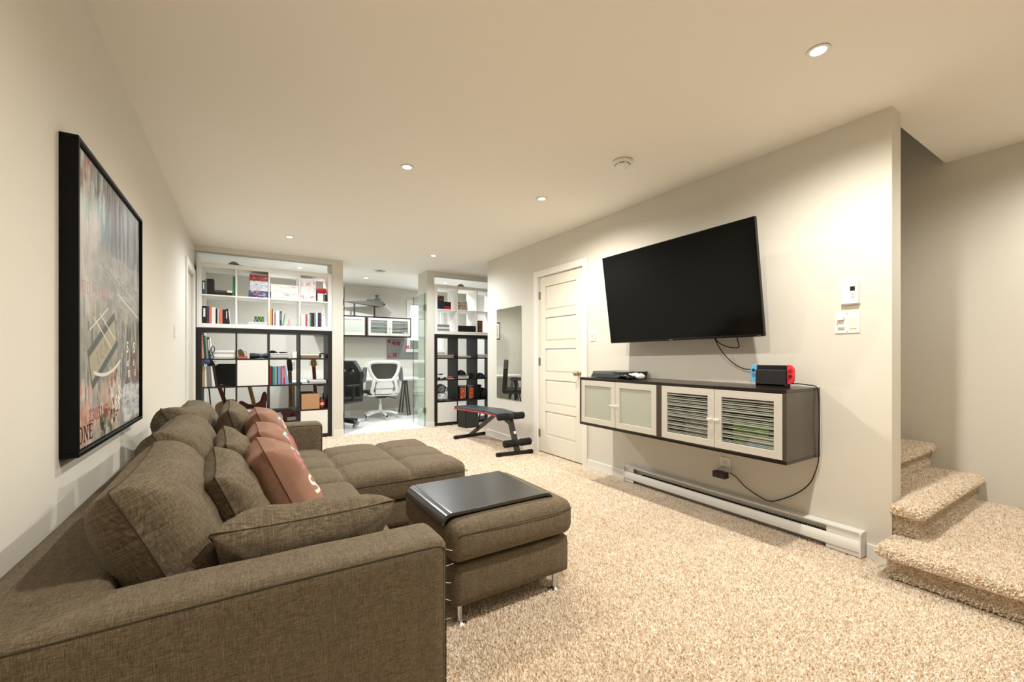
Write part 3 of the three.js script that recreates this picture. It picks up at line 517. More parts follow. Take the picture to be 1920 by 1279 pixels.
{
  const y = 0.93;
  const t = thing('game_console', 'black slanted game console at the door end of the wall cabinets', 'game console', [2.74, y, 2.62]);
  const slab = (y0, y1, sk0, sk1, m, d0, d1) => { const g = box(2.6, 2.88, y0, y1, d0, d1, 0.0015), p = g.attributes.position; for (let i = 0; i < p.count; i++) { const k = (p.getY(i) - y) / 0.055; p.setX(i, p.getX(i) - 0.0 + 0.02 * k); p.setZ(i, p.getZ(i) + 0.012 * k); } g.computeVertexNormals(); return g; };
  wp('lower_shell', slab(y + 0.004, y + 0.026, 0, 0, 0, 2.44, 2.81), std(0x1b1a1a, 0.5), t);
  wp('upper_shell', [slab(y + 0.031, y + 0.055, 0, 0, 0, 2.56, 2.81)], std(0x1f1f20, 0.3), t);
  wp('gloss_shell', [slab(y + 0.031, y + 0.055, 0, 0, 0, 2.44, 2.559)], M.blackGloss, t);
  wp('light_strip', slab(y + 0.026, y + 0.031, 0, 0, 0, 2.445, 2.805), M.charcoal, t);
  const c = thing('game_controller', 'white game controller lying beside the black console', 'game controller', [2.62, y, 2.3]);
  const body = [], s = (px, py, pz, rx, ry, rz) => { const g = new THREE.SphereGeometry(1, 18, 12); g.scale(rx, ry, rz); g.translate(px, py, pz); return g; };
  lp('body', [s(0, 0.036, 0, 0.04, 0.019, 0.062), s(-0.025, 0.028, 0.055, 0.05, 0.02, 0.021), s(-0.025, 0.028, -0.055, 0.05, 0.02, 0.021)], M.white, c);
  for (const z of [-0.028, 0.028]) lp('thumb_stick', [s(-0.012, 0.056, z, 0.011, 0.006, 0.011), move(new THREE.CylinderGeometry(0.006, 0.008, 0.014, 10), -0.012, 0.05, -z)], M.rubber, c);
  lp('touch_pad', cbox(0.026, 0.004, 0.05, 0.002, 0.014, 0.0545, 0), M.charcoal, c);
  const c2 = thing('game_controller', 'black game controller in front of the white one', 'game controller', [2.57, y, 2.37]);
  lp('body', [s(0, 0.027, 0, 0.036, 0.018, 0.055), s(-0.016, 0.019, 0.05, 0.03, 0.018, 0.019), s(-0.016, 0.019, -0.05, 0.03, 0.018, 0.019)], M.plastic, c2);
  for (const z of [-0.025, 0.025]) lp('thumb_stick', s(-0.01, 0.046, z, 0.01, 0.006, 0.01), M.rubber, c2);
}
// cables
{
  const cord = (label, pts, r = 0.0035, seg = 70) => { const t = thing('cable', label, 'cable', pts[0]); wp('cord', tube(pts, r, seg), M.rubber, t); return t; };
  cord('black cable hanging in a loop under the television and down to the dock', [[2.80, 1.3, 1.78], [2.82, 1.22, 1.765], [2.86, 1.13, 1.73], [2.89, 1.06, 1.67], [2.89, 1.03, 1.6], [2.87, 1.03, 1.53], [2.82, 1.04, 1.48], [2.79, 1.03, 1.42]], 0.0035, 60);
  cord('short black cable looping just below the television edge', [[2.80, 1.3, 1.775], [2.82, 1.225, 1.76], [2.85, 1.19, 1.72], [2.87, 1.175, 1.67], [2.87, 1.18, 1.63], [2.84, 1.22, 1.62], [2.81, 1.3, 1.625]], 0.0035, 50);
  const t = cord('black power cord running from the dock over the cabinet end to the outlet', [[2.78, 0.95, 1.27], [2.8, 0.952, 1.235], [2.83, 0.946, 1.19], [2.86, 0.932, 1.158], [2.872, 0.85, 1.152], [2.868, 0.72, 1.148], [2.872, 0.6, 1.152], [2.88, 0.5, 1.157], [2.893, 0.42, 1.18], [2.9, 0.34, 1.215], [2.9, 0.26, 1.29], [2.9, 0.187, 1.4], [2.9, 0.17, 1.46], [2.9, 0.19, 1.53], [2.895, 0.225, 1.6], [2.88, 0.28, 1.655], [2.86, 0.305, 1.69]], 0.0032, 120);
}
{
  const t = thing('wall_outlet', 'white wall outlet with plug above the baseboard heater', 'outlet', [TW, 0.266, 1.755]);
  wp('plate', box(TW - 0.006, TW, 0.266, 0.394, 1.715, 1.795, 0.0025), M.white, t);
  for (const y of [0.302, 0.358]) { const s = wp('socket', box(TW - 0.009, TW - 0.004, y - 0.018, y + 0.018, 1.738, 1.772, 0.003), M.white, t); wp('slot', [box(TW - 0.0095, TW - 0.008, y, y + 0.01, 1.745, 1.748), box(TW - 0.0095, TW - 0.008, y, y + 0.01, 1.761, 1.764), box(TW - 0.0095, TW - 0.008, y - 0.011, y - 0.006, 1.7525, 1.7575)], M.black, s); }
  const a = thing('plug_adapter', 'small white plug-in adapter in the lower outlet socket', 'plug', [TW - 0.04, 0.265, 1.755]);
  wp('body', box(TW - 0.055, TW - 0.0095, 0.27, 0.325, 1.73, 1.785, 0.004), M.white, a); wp('indicator', box(TW - 0.0562, TW - 0.054, 0.312, 0.319, 1.765, 1.775, 0.001), M.red, a);
  const b = thing('power_adapter', 'black power adapter plugged into the white adapter', 'plug', [TW - 0.08, 0.265, 1.75]);
  wp('body', box(TW - 0.105, TW - 0.056, 0.262, 0.306, 1.695, 1.79, 0.005), M.plastic, b); wp('indicator', box(TW - 0.107, TW - 0.104, 0.28, 0.292, 1.715, 1.732, 0.001), std(0x6e1428, 0.4), b);
}
{
  const t = thing('baseboard_heater', 'long white electric baseboard heater under the wall cabinets', 'heater', [TW - 0.035, 0, 1.79]);
  const d0 = 0.94, d1 = 2.655;
  wp('back_plate', box(TW - 0.012, TW - 0.001, 0.012, 0.15, d0, d1, 0.002), M.white, t);
  wp('top_cover', [box(TW - 0.062, TW - 0.012, 0.138, 0.15, d0, d1, 0.004)], M.white, t);
  const pts = []; for (let k = 0; k <= 8; k++) { const a = -0.5 + k / 8 * 1.5; pts.push([-(0.05 + 0.02 * Math.cos(a)), 0.062 + 0.045 * Math.sin(a)]); }
  const inn = pts.map(([x, y]) => [x + 0.004, y]).reverse();
  const g = extrude([...pts, ...inn], d1 - d0 - 0.004, 0.0008); g.translate(TW, 0, -(d1 - 0.002)); wp('front_panel', boxUV(g), M.white, t);
  for (const [a, b] of [[d0, d0 + 0.008], [d1 - 0.008, d1]]) wp('end_cap', box(TW - 0.075, TW - 0.012, 0.012, 0.145, a, b, 0.003), M.white, t);
  for (const [a, b] of [[d0 + 0.008, d0 + 0.17], [d1 - 0.1, d1 - 0.008]]) { wp('wiring_cover', box(TW - 0.054, TW - 0.046, 0.1, 0.138, a, b), M.white, t); wp('wiring_cover', box(TW - 0.06, TW - 0.05, 0.012, 0.045, a, b), M.white, t); }
  wp('heating_element', [rod([TW - 0.032, 0.075, d0 + 0.02], [TW - 0.032, 0.075, d1 - 0.02], 0.008), ...Array.from({ length: 90 }, (_, k) => box(TW - 0.05, TW - 0.014, 0.05, 0.1, d0 + 0.18 + k * 0.0152, d0 + 0.1815 + k * 0.0152))], std(0x2a2722, 0.7), t);
}
{
  const t = thing('wall_mirror', 'tall frameless wall mirror left of the panelled door', 'mirror', [TW - 0.004, 0.552, 4.695]);
  wp('glass', box(TW - 0.006, TW - 0.0005, 0.552, 1.744, 4.393, 4.997, 0.001), std(0xd9d6ca, 0.01, { metalness: 1 }), t);
  wp('clip', [0.552, 1.744].flatMap((y) => [4.5, 4.89].map((d) => box(TW - 0.009, TW, y - 0.006, y + 0.006, d - 0.008, d + 0.008, 0.001))), M.chrome, t);
}
// ------------------------------------------------------------------ carpeted stairs
{
  const t = thing('carpeted_stairs', 'beige carpeted stairs rising behind the end of the right wall', 'stairs', [3.4, 0, 0.6]);
  const wob = (v, n) => { const k = 0.004; v.x += k * noise.noise(v.x * 40, v.y * 40, v.z * 40) * (Math.abs(n.x) > 0.1 ? 1 : 0); v.y += k * noise.noise(v.x * 40 + 9, v.y * 40, v.z * 40); v.z += k * noise.noise(v.x * 40, v.y * 40 + 5, v.z * 40); };
  wp('riser', softBox(2.74, RW - 0.002, 0.002, 0.12, -1.4, 0.8, 0.02, 0.04, wob), M.carpet, t);
  wp('tread', softBox(2.675, RW - 0.002, 0.11, 0.168, -1.45, 0.828, 0.026, 0.016, wob), M.carpet, t);
  for (let k = 0; k < 7; k++) {
    const h = 0.335 + 0.17 * k, d = 0.7 + 0.225 * k, x0 = k === 0 ? 2.875 : TW + 0.132;
    wp('riser', softBox(k === 0 ? 2.925 : x0, RW - 0.002, h - 0.175, h - 0.045, d + 0.035, k === 0 ? 0.828 : d + 0.3, 0.015, 0.03, wob), M.carpet, t);
    if (k === 0) { wp('tread', softBox(x0, RW - 0.002, h - 0.055, h, d, 0.828, 0.026, 0.016, wob), M.carpet, t); wp('tread', softBox(TW + 0.132, RW - 0.002, h - 0.055, h, 0.8, d + 0.3, 0.02, 0.03, wob), M.carpet, t); } else wp('tread', softBox(x0, RW - 0.002, h - 0.055, h, d, d + 0.3, 0.026, 0.018, wob), M.carpet, t);
  }
}
// ------------------------------------------------------------------ weight bench
{
  const t = thing('weight_bench', 'black folding weight bench with red edge trim by the mirror', 'exercise bench', [2.6, 0, 4.7]);
  const gun = std(0x3a3b38, 0.4, { metalness: 0.4 }), pad = std(0x3b4148, 0.36), edge = std(0xb8332b, 0.5);
  const board = (d0, y0, d1, y1, hw) => { // padded board along the depth with a red lower edge
    const L = Math.hypot(d1 - d0, y1 - y0), a = Math.atan2(y1 - y0, d1 - d0);
    const mk = (g) => { g.rotateX(a); g.translate(2.605, (y0 + y1) / 2, -(d0 + d1) / 2); return g; };
    const p = wp(L > 0.5 ? 'back_pad' : 'seat_pad', mk(cbox(hw * 2, 0.034, L, 0.014, 0, 0, 0)), pad, t);
    wp('trim', mk(cbox(hw * 2 + 0.006, 0.016, L + 0.004, 0.006, 0, -0.022, 0)), edge, p);
    return p;
  };
  const bp = board(4.56, 0.445, 5.42, 0.405, 0.135); board(4.17, 0.435, 4.55, 0.447, 0.13);
  wp('printed_mark', (() => { const g = cbox(0.05, 0.0012, 0.11); g.rotateX(Math.atan2(-0.04, 0.86)); g.translate(2.62, 0.431, -5.2); return g; })(), M.lightGrey, bp);
  wp('spine', bar([2.605, 0.385, 5.1], [2.605, 0.408, 4.16], 0.05, 0.03), gun, t);
  wp('rear_leg', [bar([2.62, 0.04, 5.21], [2.605, 0.39, 4.52], 0.05, 0.035)], gun, t);
  wp('strut', [bar([2.58, 0.16, 4.95], [2.58, 0.385, 4.85], 0.015, 0.02)], M.black, t);
  wp('front_leg', bar([2.6, 0.42, 4.17], [2.62, 0.03, 4.03], 0.05, 0.055), gun, t);
  wp('brace', bar([2.605, 0.39, 4.32], [2.608, 0.33, 4.15], 0.045, 0.03), gun, t);
  const foot = (x0, x1, da, db) => { const f = wp('foot_bar', bar([x0, 0.026, da], [x1, 0.026, db], 0.04, 0.04), M.black, t); wp('end_cap', [bar([x0 - 0.004, 0.024, da], [x0 + 0.05, 0.025, da + (db - da) * 0.1], 0.047, 0.047), bar([x1 - 0.05, 0.025, db - (db - da) * 0.1], [x1 + 0.004, 0.024, db], 0.047, 0.047)], M.rubber, f); };
  foot(2.375, 2.87, 5.19, 5.27); foot(2.355, 2.79, 4.04, 3.985);
  const roll = (x0, x1, y, d) => { for (const [a, b] of [[x0, (x0 + x1) / 2 - 0.03], [(x0 + x1) / 2 + 0.03, x1]]) { const g = lathe([[0, 0], [0.03, 0], [0.041, 0.01], [0.041, b - a - 0.01], [0.03, b - a], [0, b - a]], 20); g.rotateZ(-Math.PI / 2); wp('foam_roll', move(g, a, y, d), M.rubber, t); } wp('roll_axle', rod([x0 + 0.02, y, d], [x1 - 0.02, y, d], 0.034), M.black, t); };
  roll(2.4, 2.75, 0.43, 4.1); roll(2.44, 2.8, 0.135, 4.03);
  wp('sticker', (() => { const g = cbox(0.03, 0.03, 0.001); g.rotateX(-0.35); g.translate(2.612, 0.245, -4.075 + 0.001); return move(g, 0, 0, -0.002); })(), M.white, t);
  wp('knob', rod([2.64, 0.37, 4.25], [2.68, 0.37, 4.25], 0.013), M.charcoal, t);
}

// ------------------------------------------------------------------ open bookcases between wall and pillars
const SD0 = SH + 0.005, SD1 = SH + 0.392;
function bookcase(name, label, x0, x1, y0, y1, cols, rows, mat, inserts) {
  const t = thing(name, label, 'bookcase', [(x0 + x1) / 2, y0, (SD0 + SD1) / 2]), T = 0.05, I = 0.016;
  const cw = (x1 - x0 - 2 * T - (cols - 1) * I) / cols, rh = (y1 - y0 - 2 * T - (rows - 1) * I) / rows;
  const cx = (i) => x0 + T + i * (cw + I), ry = (j) => y0 + T + (rows - 1 - j) * (rh + I);
  for (const a of [x0, x1 - T]) wp('side_panel', box(a, a + T, y0, y1, SD0, SD1, 0.002), mat, t);
  wp('top_panel', box(x0 + T, x1 - T, y1 - T, y1, SD0, SD1, 0.002), mat, t);
  wp('bottom_panel', box(x0 + T, x1 - T, y0, y0 + T, SD0, SD1, 0.002), mat, t);
  for (let j = 1; j < rows; j++) wp('shelf', box(x0 + T, x1 - T, ry(j) + rh, ry(j) + rh + I, SD0 + 0.001, SD1, 0.001), mat, t);
  for (let i = 1; i < cols; i++) for (let j = 0; j < rows; j++) wp('divider', box(cx(i) - I, cx(i), ry(j), ry(j) + rh, SD0 + 0.001, SD1, 0.001), mat, t);
  for (const [i, j] of inserts) { const d = wp('door_insert', box(cx(i) + 0.003, cx(i) + cw - 0.003, ry(j) + 0.003, ry(j) + rh - 0.003, SD0 + 0.004, SD1 - 0.002, 0.001), M.shelfWhite, t); wp('door_knob', rod([cx(i) + cw - 0.035, ry(j) + rh / 2, SD1], [cx(i) + cw - 0.035, ry(j) + rh / 2, SD1 + 0.018], 0.008), M.steel, d); }
  return { cx, ry, cw, rh };
}
const LWH = bookcase('white_bookcase', 'white open bookcase on top of the dark one left of the office opening', -0.478, 1.032, 1.462, 2.25, 4, 2, M.shelfWhite, []);
const LBK = bookcase('dark_bookcase', 'dark brown open bookcase behind the sofa left of the office opening', -0.478, 1.032, 0.001, 1.461, 4, 4, M.shelfDark, [[1, 1], [3, 3], [0, 3]]);
const RWH = bookcase('white_bookcase', 'white open bookcase right of the glass door, half hidden by the right wall', 2.54, 4.05, 1.462, 2.25, 4, 2, M.shelfWhite, []);
const RBK = bookcase('dark_bookcase', 'black open bookcase behind the weight bench, right of the glass door', 2.54, 4.05, 0.001, 1.461, 4, 4, M.shelfDark, [[0, 3]]);
const ORD = ['first', 'second', 'third', 'fourth', 'fifth', 'sixth', 'seventh', 'eighth', 'ninth', 'tenth', 'eleventh', 'twelfth', 'thirteenth', 'fourteenth'];
const bookMats = {}; const bookMat = (hex) => (bookMats[hex] ??= std(hex, 0.55));
const COL = { blue: 0x34507a, olive: 0x7d8a5a, black: 0x0e0d0d, white: 0xf0eee9, green: 0x2f7a4c, purple: 0x47384a, salmon: 0xdc7a66, navy: 0x1d2740, orange: 0xe29a45, brown: 0x7c4a24, grey: 0x77777a, pink: 0xe9a2a8, teal: 0x3c8f7d, red: 0xb3283a, lilac: 0xa58fc0, sky: 0x7fa6d8, mint: 0xa9c9b4, cream: 0xe6ddc6, magenta: 0xb42d63, tan: 0xb79a78, forest: 0x2c4232 };
// one upright book; a lean turns it about its lower right (lean > 0) or lower left corner
function book(label, x, y, w, h, dep, color, lean = 0, group, front = SD0 + 0.02, title) {
  const t = thing('book', label, 'book', [lean > 0 ? x + w : x, y, front], 0, group); t.rotation.z = -lean;
  const o = lean > 0 ? -w : 0, c = Math.min(0.003, w * 0.2);
  lp('cover', [cbox(c, h, dep, 0, o + c / 2, h / 2, -dep / 2), cbox(c, h, dep, 0, o + w - c / 2, h / 2, -dep / 2), cbox(w - 2 * c, h, c, 0, o + w / 2, h / 2, -c / 2)], bookMat(COL[color]), t);
  lp('pages', cbox(w - 2 * c, h - 0.006, dep - c - 0.004, 0, o + w / 2, h / 2, -c - (dep - c - 0.004) / 2), M.paper, t);
  if (title) lp('spine_title', cbox(w * 0.45, h * 0.5, 0.0008, 0, o + w / 2, h * 0.62, 0.0004), bookMat(COL[title]), t);
  return t;
}
function shelfOfBooks(where, group, x, y, list) {
  list.forEach(([w, h, color, adj, lean = 0, title], i) => {
    if (lean > 0) x += h * Math.sin(lean) * 0 ;
    book(`${adj} ${color} book, ${ORD[i]} from left in ${where}`, x + 0.0006, y + 0.0005, w - 0.0012, h, 0.15 + 0.05 * rnd(), color, lean, group, SD0 + 0.012 + 0.02 * rnd(), title);
    x += w / Math.cos(lean);
  });
}
// a flat pile of sheets or booklets: one thing, each leaf a part
function pile(name, label, cat, x0, x1, y, h, n, colors, d0 = SD0 + 0.04, dep = 0.26) {
  const t = thing(name, label, cat, [(x0 + x1) / 2, y, d0 + dep / 2]);
  for (let k = 0; k < n; k++) { const j = rr(-0.006, 0.006), z = rr(-0.01, 0.01), a = y + h * k / n, g = box(x0 + j, x1 + j, a + 0.0006, y + h * (k + 1) / n, d0 + z, d0 + dep + z, 0.001); wp('sheet', g, bookMat(colors[k % colors.length]), t); }
  return t;
}
function carton(name, label, x0, x1, y, h, m, lidM, d0 = SD0 + 0.02, dep = 0.3, group) {
  const t = thing(name, label, 'box', [(x0 + x1) / 2, y, d0 + dep / 2], 0, group), g = new THREE.BoxGeometry(x1 - x0, h - 0.001, dep);
  g.translate((x0 + x1) / 2, y + h / 2, -(d0 + dep / 2)); wp('body', g, m, t);
  if (lidM) { const L = Math.min(0.4 * h, 0.05), q = new THREE.BoxGeometry(x1 - x0 + 0.003, L, dep + 0.003); q.translate((x0 + x1) / 2, y + h - L / 2 - 0.0004, -(d0 + dep / 2)); wp('lid', q, lidM, t); }
  return t;
}
const pr = (bg, pal, n = 40) => std(0xffffff, 0.5, { map: printTex(bg, pal, n) });
{ // left white bookcase, top row
  const { cx, ry } = LWH, y = ry(0), y2 = ry(1);
  let X = cx(0);
  shelfOfBooks('top left cubby of the left white bookcase', 'books in the top left cubby', X + 0.002, y, [[0.033, 0.165, 'blue', 'patterned', 0, 'white'], [0.018, 0.188, 'olive', 'thin'], [0.066, 0.19, 'black', 'wide']]);
  carton('storage_box', 'flat black box beside the wide black book, top left cubby', X + 0.125, X + 0.25, y, 0.062, std(0x1b1a1a, 0.5), std(0x4c4a48, 0.5), SD0 + 0.02, 0.2);
  carton('storage_box', 'small black and white box against the tall green book', X + 0.255, X + 0.305, y, 0.064, std(0x141414, 0.5), M.white, SD0 + 0.02, 0.2);
  book('tall green book at the right end of the top left cubby', X + 0.311, y, 0.027, 0.245, 0.2, 'green', 0);
  X = cx(1);
  const games = [['blue and red board game box at the bottom of the stack', '#1f3a6e', ['#c9463c', '#e9c8b8', '#d9574b', '#fff'], 0.085], ['white board game box with red print, second from bottom', '#cfd3da', ['#8f97a8', '#fff', '#a34a4f'], 0.06], ['white and blue board game box, second from top', '#d9dde4', ['#4f6ea6', '#fff', '#7f8fb3'], 0.065], ['red board game box on top of the stack', '#8d2622', ['#c93c34', '#e9b9ae', '#3d2a18'], 0.08]];
  let yy = y; games.forEach(([l, bg, pal, h], i) => { carton('game_box', l, X + 0.135 + (i === 0 ? -0.01 : i === 3 ? 0 : 0.004), X + 0.336, yy, h, pr(bg, pal), null, SD0 + 0.02, 0.26, 'board games in the second top cubby'); yy += h; });
  X = cx(2);
  carton('game_box', 'long white box lying under another in the third top cubby', X + 0.015, X + 0.338, y, 0.083, pr('#e4e0da', ['#b9b4c4', '#f3f1ee', '#9aa6b0', '#cbbfae'], 20), null, SD0 + 0.015, 0.3);
  carton('game_box', 'long white box on top in the third top cubby', X + 0.01, X + 0.336, y + 0.084, 0.105, pr('#efece6', ['#cfc4d6', '#f7f5f2', '#d9d2c8', '#b7aec4'], 18), null, SD0 + 0.02, 0.3);
  X = cx(3);
  carton('game_box', 'big white printed box in the last top cubby under the lamp', X + 0.004, X + 0.19, y, 0.285, pr('#f3efec', ['#e9a9a4', '#fff', '#b9c9de', '#d8656a', '#cfc7dc'], 26), null, SD0 + 0.01, 0.28);
  book('thin black book between the big printed box and small white box', X + 0.195, y, 0.012, 0.115, 0.16, 'black');
  carton('storage_box', 'small white box under the red pouch in the last top cubby', X + 0.212, X + 0.282, y, 0.11, M.white, null, SD0 + 0.02, 0.16);
  shelfOfBooks('the right end of the last top cubby', 'black books beside the white box', X + 0.287, y, [[0.02, 0.1, 'grey', 'short'], [0.022, 0.1, 'black', 'short']]);
  { const t = thing('pouch', 'red pouch lying on the small white box', 'pouch', [X + 0.262, y + 0.1115, SD0 + 0.1]); t.rotation.z = 0.1; lp('body', cbox(0.135, 0.062, 0.15, 0.02, 0.005, 0.035, 0), M.red, t); lp('flap', cbox(0.1, 0.02, 0.154, 0.008, 0.01, 0.06, 0), std(0xd8404a, 0.5), t); }
  // lower row
  X = cx(0);
  shelfOfBooks('lower left cubby of the left white bookcase', 'books in the lower left cubby', X + 0.003, y2, [[0.044, 0.21, 'black', 'thick', 0, 'white'], [0.026, 0.208, 'purple', 'dark'], [0.024, 0.212, 'salmon', 'slim'], [0.042, 0.2, 'white', 'wide'], [0.016, 0.185, 'black', 'thin'], [0.02, 0.18, 'white', 'narrow'], [0.032, 0.175, 'salmon', 'short'], [0.03, 0.178, 'black', 'plain'], [0.024, 0.18, 'black', 'titled', 0, 'cream'], [0.022, 0.19, 'navy', 'leaning', -0.09], [0.012, 0.18, 'white', 'leaning thin', -0.1]]);
  X = cx(1);
  { const t = thing('headset', 'pale wire headband lying in the second lower cubby', 'headphones', [X + 0.07, y2, SD0 + 0.06]); const g = new THREE.TorusGeometry(0.034, 0.004, 8, 28, Math.PI * 1.2); g.rotateZ(-0.3); g.translate(0, 0.036, 0); lp('band', g, M.lightGrey, t); for (const s of [-1, 1]) { const q = new THREE.CylinderGeometry(0.011, 0.011, 0.012, 14); q.rotateZ(Math.PI / 2); q.translate(s * 0.034, 0.0185, 0); lp('ear_cup', q, M.lightGrey, t); } }
  pile('paper_stack', 'stack of white booklets under the green drum tin', 'paper stack', X + 0.115, X + 0.33, y2, 0.034, 3, [COL.white, 0xd8d6d0, COL.white].map((c) => c), SD0 + 0.02, 0.22);
  { const t = thing('drum_tin', 'green drum shaped tin with white cord zigzag on the booklets', 'tin', [X + 0.24, y2 + 0.0345, SD0 + 0.09]); lp('shell', lathe([[0, 0], [0.054, 0], [0.056, 0.004], [0.056, 0.078], [0.054, 0.082], [0, 0.08]], 28), std(0x17603c, 0.4), t); for (const yy of [0.006, 0.076]) { const g = new THREE.TorusGeometry(0.057, 0.004, 8, 32); g.rotateX(Math.PI / 2); g.translate(0, yy, 0); lp('hoop', g, std(0xcdb870, 0.4), t); } const z = []; for (let k = 0; k <= 16; k++) { const a = k / 16 * Math.PI * 2; z.push(new THREE.Vector3(Math.cos(a) * 0.0575, k % 2 ? 0.07 : 0.012, Math.sin(a) * 0.0575)); } lp('cord', z.slice(1).map((p, k) => rod(z[k], p, 0.0012, 0.0012, 5)), M.white, t).userData.kind = 'stuff'; }
  X = cx(2);
  shelfOfBooks('third lower cubby of the left white bookcase', 'books in the third lower cubby', X + 0.003, y2, [[0.022, 0.218, 'orange', 'tall'], [0.014, 0.216, 'brown', 'tall'], [0.012, 0.19, 'white', 'thin'], [0.018, 0.165, 'grey', 'short'], [0.042, 0.195, 'white', 'wide'], [0.026, 0.19, 'forest', 'dark', 0, 'grey']]);
  book('pale booklet leaning right in the third lower cubby', X + 0.15, y2 + 0.001, 0.014, 0.165, 0.16, 'mint', 0.2);
  const fig = (label, x, h, c1, c2) => { const t = thing('figurine', label, 'figurine', [x, y2, SD0 + 0.05]); lp('figure', lathe([[0, 0], [0.22 * h, 0], [0.24 * h, 0.04 * h], [0.12 * h, 0.3 * h], [0.09 * h, 0.5 * h], [0.13 * h, 0.62 * h], [0.06 * h, 0.74 * h], [0.09 * h, 0.84 * h], [0.08 * h, 0.94 * h], [0, h]], 14), c1, t); lp('base', lathe([[0, 0], [0.27 * h, 0], [0.27 * h, 0.03 * h], [0, 0.03 * h]], 14), c2, t); };
  fig('pink figurine in front of the leaning pale booklet', X + 0.225, 0.1, std(0xe39aa4, 0.5), M.white); fig('tiny cream figurine, left of the pair in the third lower cubby', X + 0.285, 0.045, std(0xe0c3a6, 0.5), M.white); fig('tiny brown figurine, right of the pair in the third lower cubby', X + 0.314, 0.038, std(0xb08468, 0.5), M.white);
  X = cx(3);
  shelfOfBooks('last lower cubby of the left white bookcase', 'books in the last lower cubby', X + 0.008, y2, [[0.016, 0.165, 'white', 'slim'], [0.014, 0.166, 'cream', 'slim'], [0.018, 0.166, 'white', 'plain'], [0.016, 0.168, 'pink', 'pale'], [0.013, 0.168, 'magenta', 'bright'], [0.016, 0.168, 'cream', 'plain'], [0.024, 0.17, 'mint', 'pale'], [0.024, 0.19, 'forest', 'tall'], [0.018, 0.19, 'black', 'tall'], [0.022, 0.19, 'grey', 'tall'], [0.024, 0.192, 'white', 'tall'], [0.02, 0.194, 'purple', 'tall'], [0.026, 0.196, 'purple', 'wide'], [0.024, 0.2, 'white', 'tallest']]);
}
{ // left dark bookcase
  const { cx, ry, cw } = LBK, y0 = ry(0), y1 = ry(1), y2 = ry(2);
  let X = cx(0);
  shelfOfBooks('first top cubby of the left dark bookcase', 'binders in the first top cubby', X + 0.002, y0, [[0.026, 0.285, 'pink', 'tall', -0.06], [0.02, 0.28, 'forest', 'tall', -0.06], [0.022, 0.27, 'mint', 'tall', -0.06], [0.022, 0.265, 'forest', 'titled', -0.07, 'white'], [0.018, 0.255, 'white', 'thin', -0.07]]);
  { const t = thing('headset', 'dark headphones with a blue cup hanging off the first dark shelf', 'headphones', [X + 0.085, y0 + 0.012, SD0 - 0.012]); lp('band', tube([[0.0, 0.002, 0.004], [0.03, 0.06, 0.0], [0.045, 0.1, -0.0], [0.03, 0.14, 0.0], [0.01, 0.11, 0.0], [0.015, 0.06, 0.004], [0.04, 0.0, 0.006]], 0.006, 40), std(0x35506a, 0.5), t); const g = new THREE.SphereGeometry(0.034, 18, 12); g.scale(1, 0.9, 0.5); g.translate(-0.03, -0.05, 0.014); lp('ear_cup', g, std(0x263f7a, 0.5), t); }
  pile('paper_stack', 'thick stack of white paper in the first top cubby of the dark bookcase', 'paper stack', X + 0.118, X + 0.335, y0, 0.105, 7, [0xf1f0ec, 0xe2e1dd, 0xf5f4f0], SD0 + 0.02, 0.29);
  X = cx(1);
  pile('paper_stack', 'red and white leaflets on the left of the second dark cubby', 'paper stack', X + 0.004, X + 0.11, y0, 0.028, 4, [0xc8434a, 0xe9e3dc, 0xb8353c], SD0 + 0.03, 0.2);
  { const t = thing('camera_lens', 'black camera lens lying in the second dark cubby', 'camera lens', [X + 0.235, y0, SD0 + 0.06]); const cyl = (x0, x1, r) => { const g = new THREE.CylinderGeometry(r, r, x1 - x0, 24); g.rotateZ(Math.PI / 2); g.translate((x0 + x1) / 2, 0.034, 0); return g; }; lp('barrel', [cyl(-0.1, -0.04, 0.034), cyl(-0.04, 0.0, 0.031), cyl(0.0, 0.06, 0.027), cyl(0.06, 0.1, 0.031)], M.plastic, t); lp('ring', cyl(0.012, 0.045, 0.0285), std(0x4a5570, 0.3, { metalness: 0.5 }), t); }
  X = cx(2);
  pile('paper_stack', 'stack of papers left of the mug in the third dark cubby', 'paper stack', X + 0.006, X + 0.225, y0, 0.068, 6, [0x9fa2a5, 0xe9e8e4, 0xc9c9c7, 0xf0efeb], SD0 + 0.03, 0.27);
  const lump = (name, label, cat, x, y, sx, sy, sz, m, d = SD0 + 0.1, extra) => { const t = thing(name, label, cat, [x, y, d]); const g = new THREE.IcosahedronGeometry(1, 4), p = g.attributes.position, v = new THREE.Vector3(); for (let i = 0; i < p.count; i++) { v.fromBufferAttribute(p, i); const k = 1 + 0.22 * noise.noise(v.x * 2 + sx * 90, v.y * 2, v.z * 2); p.setXYZ(i, v.x * sx * k, Math.max(v.y * k, -0.8) * sy + 0.8 * sy, v.z * sz * k); } g.computeVertexNormals(); lp('body', g, m, t); if (extra) extra(t); return t; };
  globalThis.lump_ = lump;
  lump('glove', 'crumpled black glove, left of two on the paper stack', 'glove', X + 0.035, y0 + 0.069, 0.04, 0.02, 0.05, M.rubber, SD0 + 0.09, (t) => { for (const k of [-1, 0, 1]) lp('finger', rod([0.02, 0.015, -0.02 + k * 0.018], [0.055, 0.004, -0.03 + k * 0.026], 0.008, 0.006), M.rubber, t); });
  lump('glove', 'flat black glove, right of two on the paper stack', 'glove', X + 0.15, y0 + 0.069, 0.045, 0.011, 0.05, M.rubber, SD0 + 0.09, (t) => { for (const k of [-1, 0, 1]) lp('finger', rod([0.02, 0.008, k * 0.018], [0.06, 0.005, k * 0.024], 0.007, 0.005), M.rubber, t); });
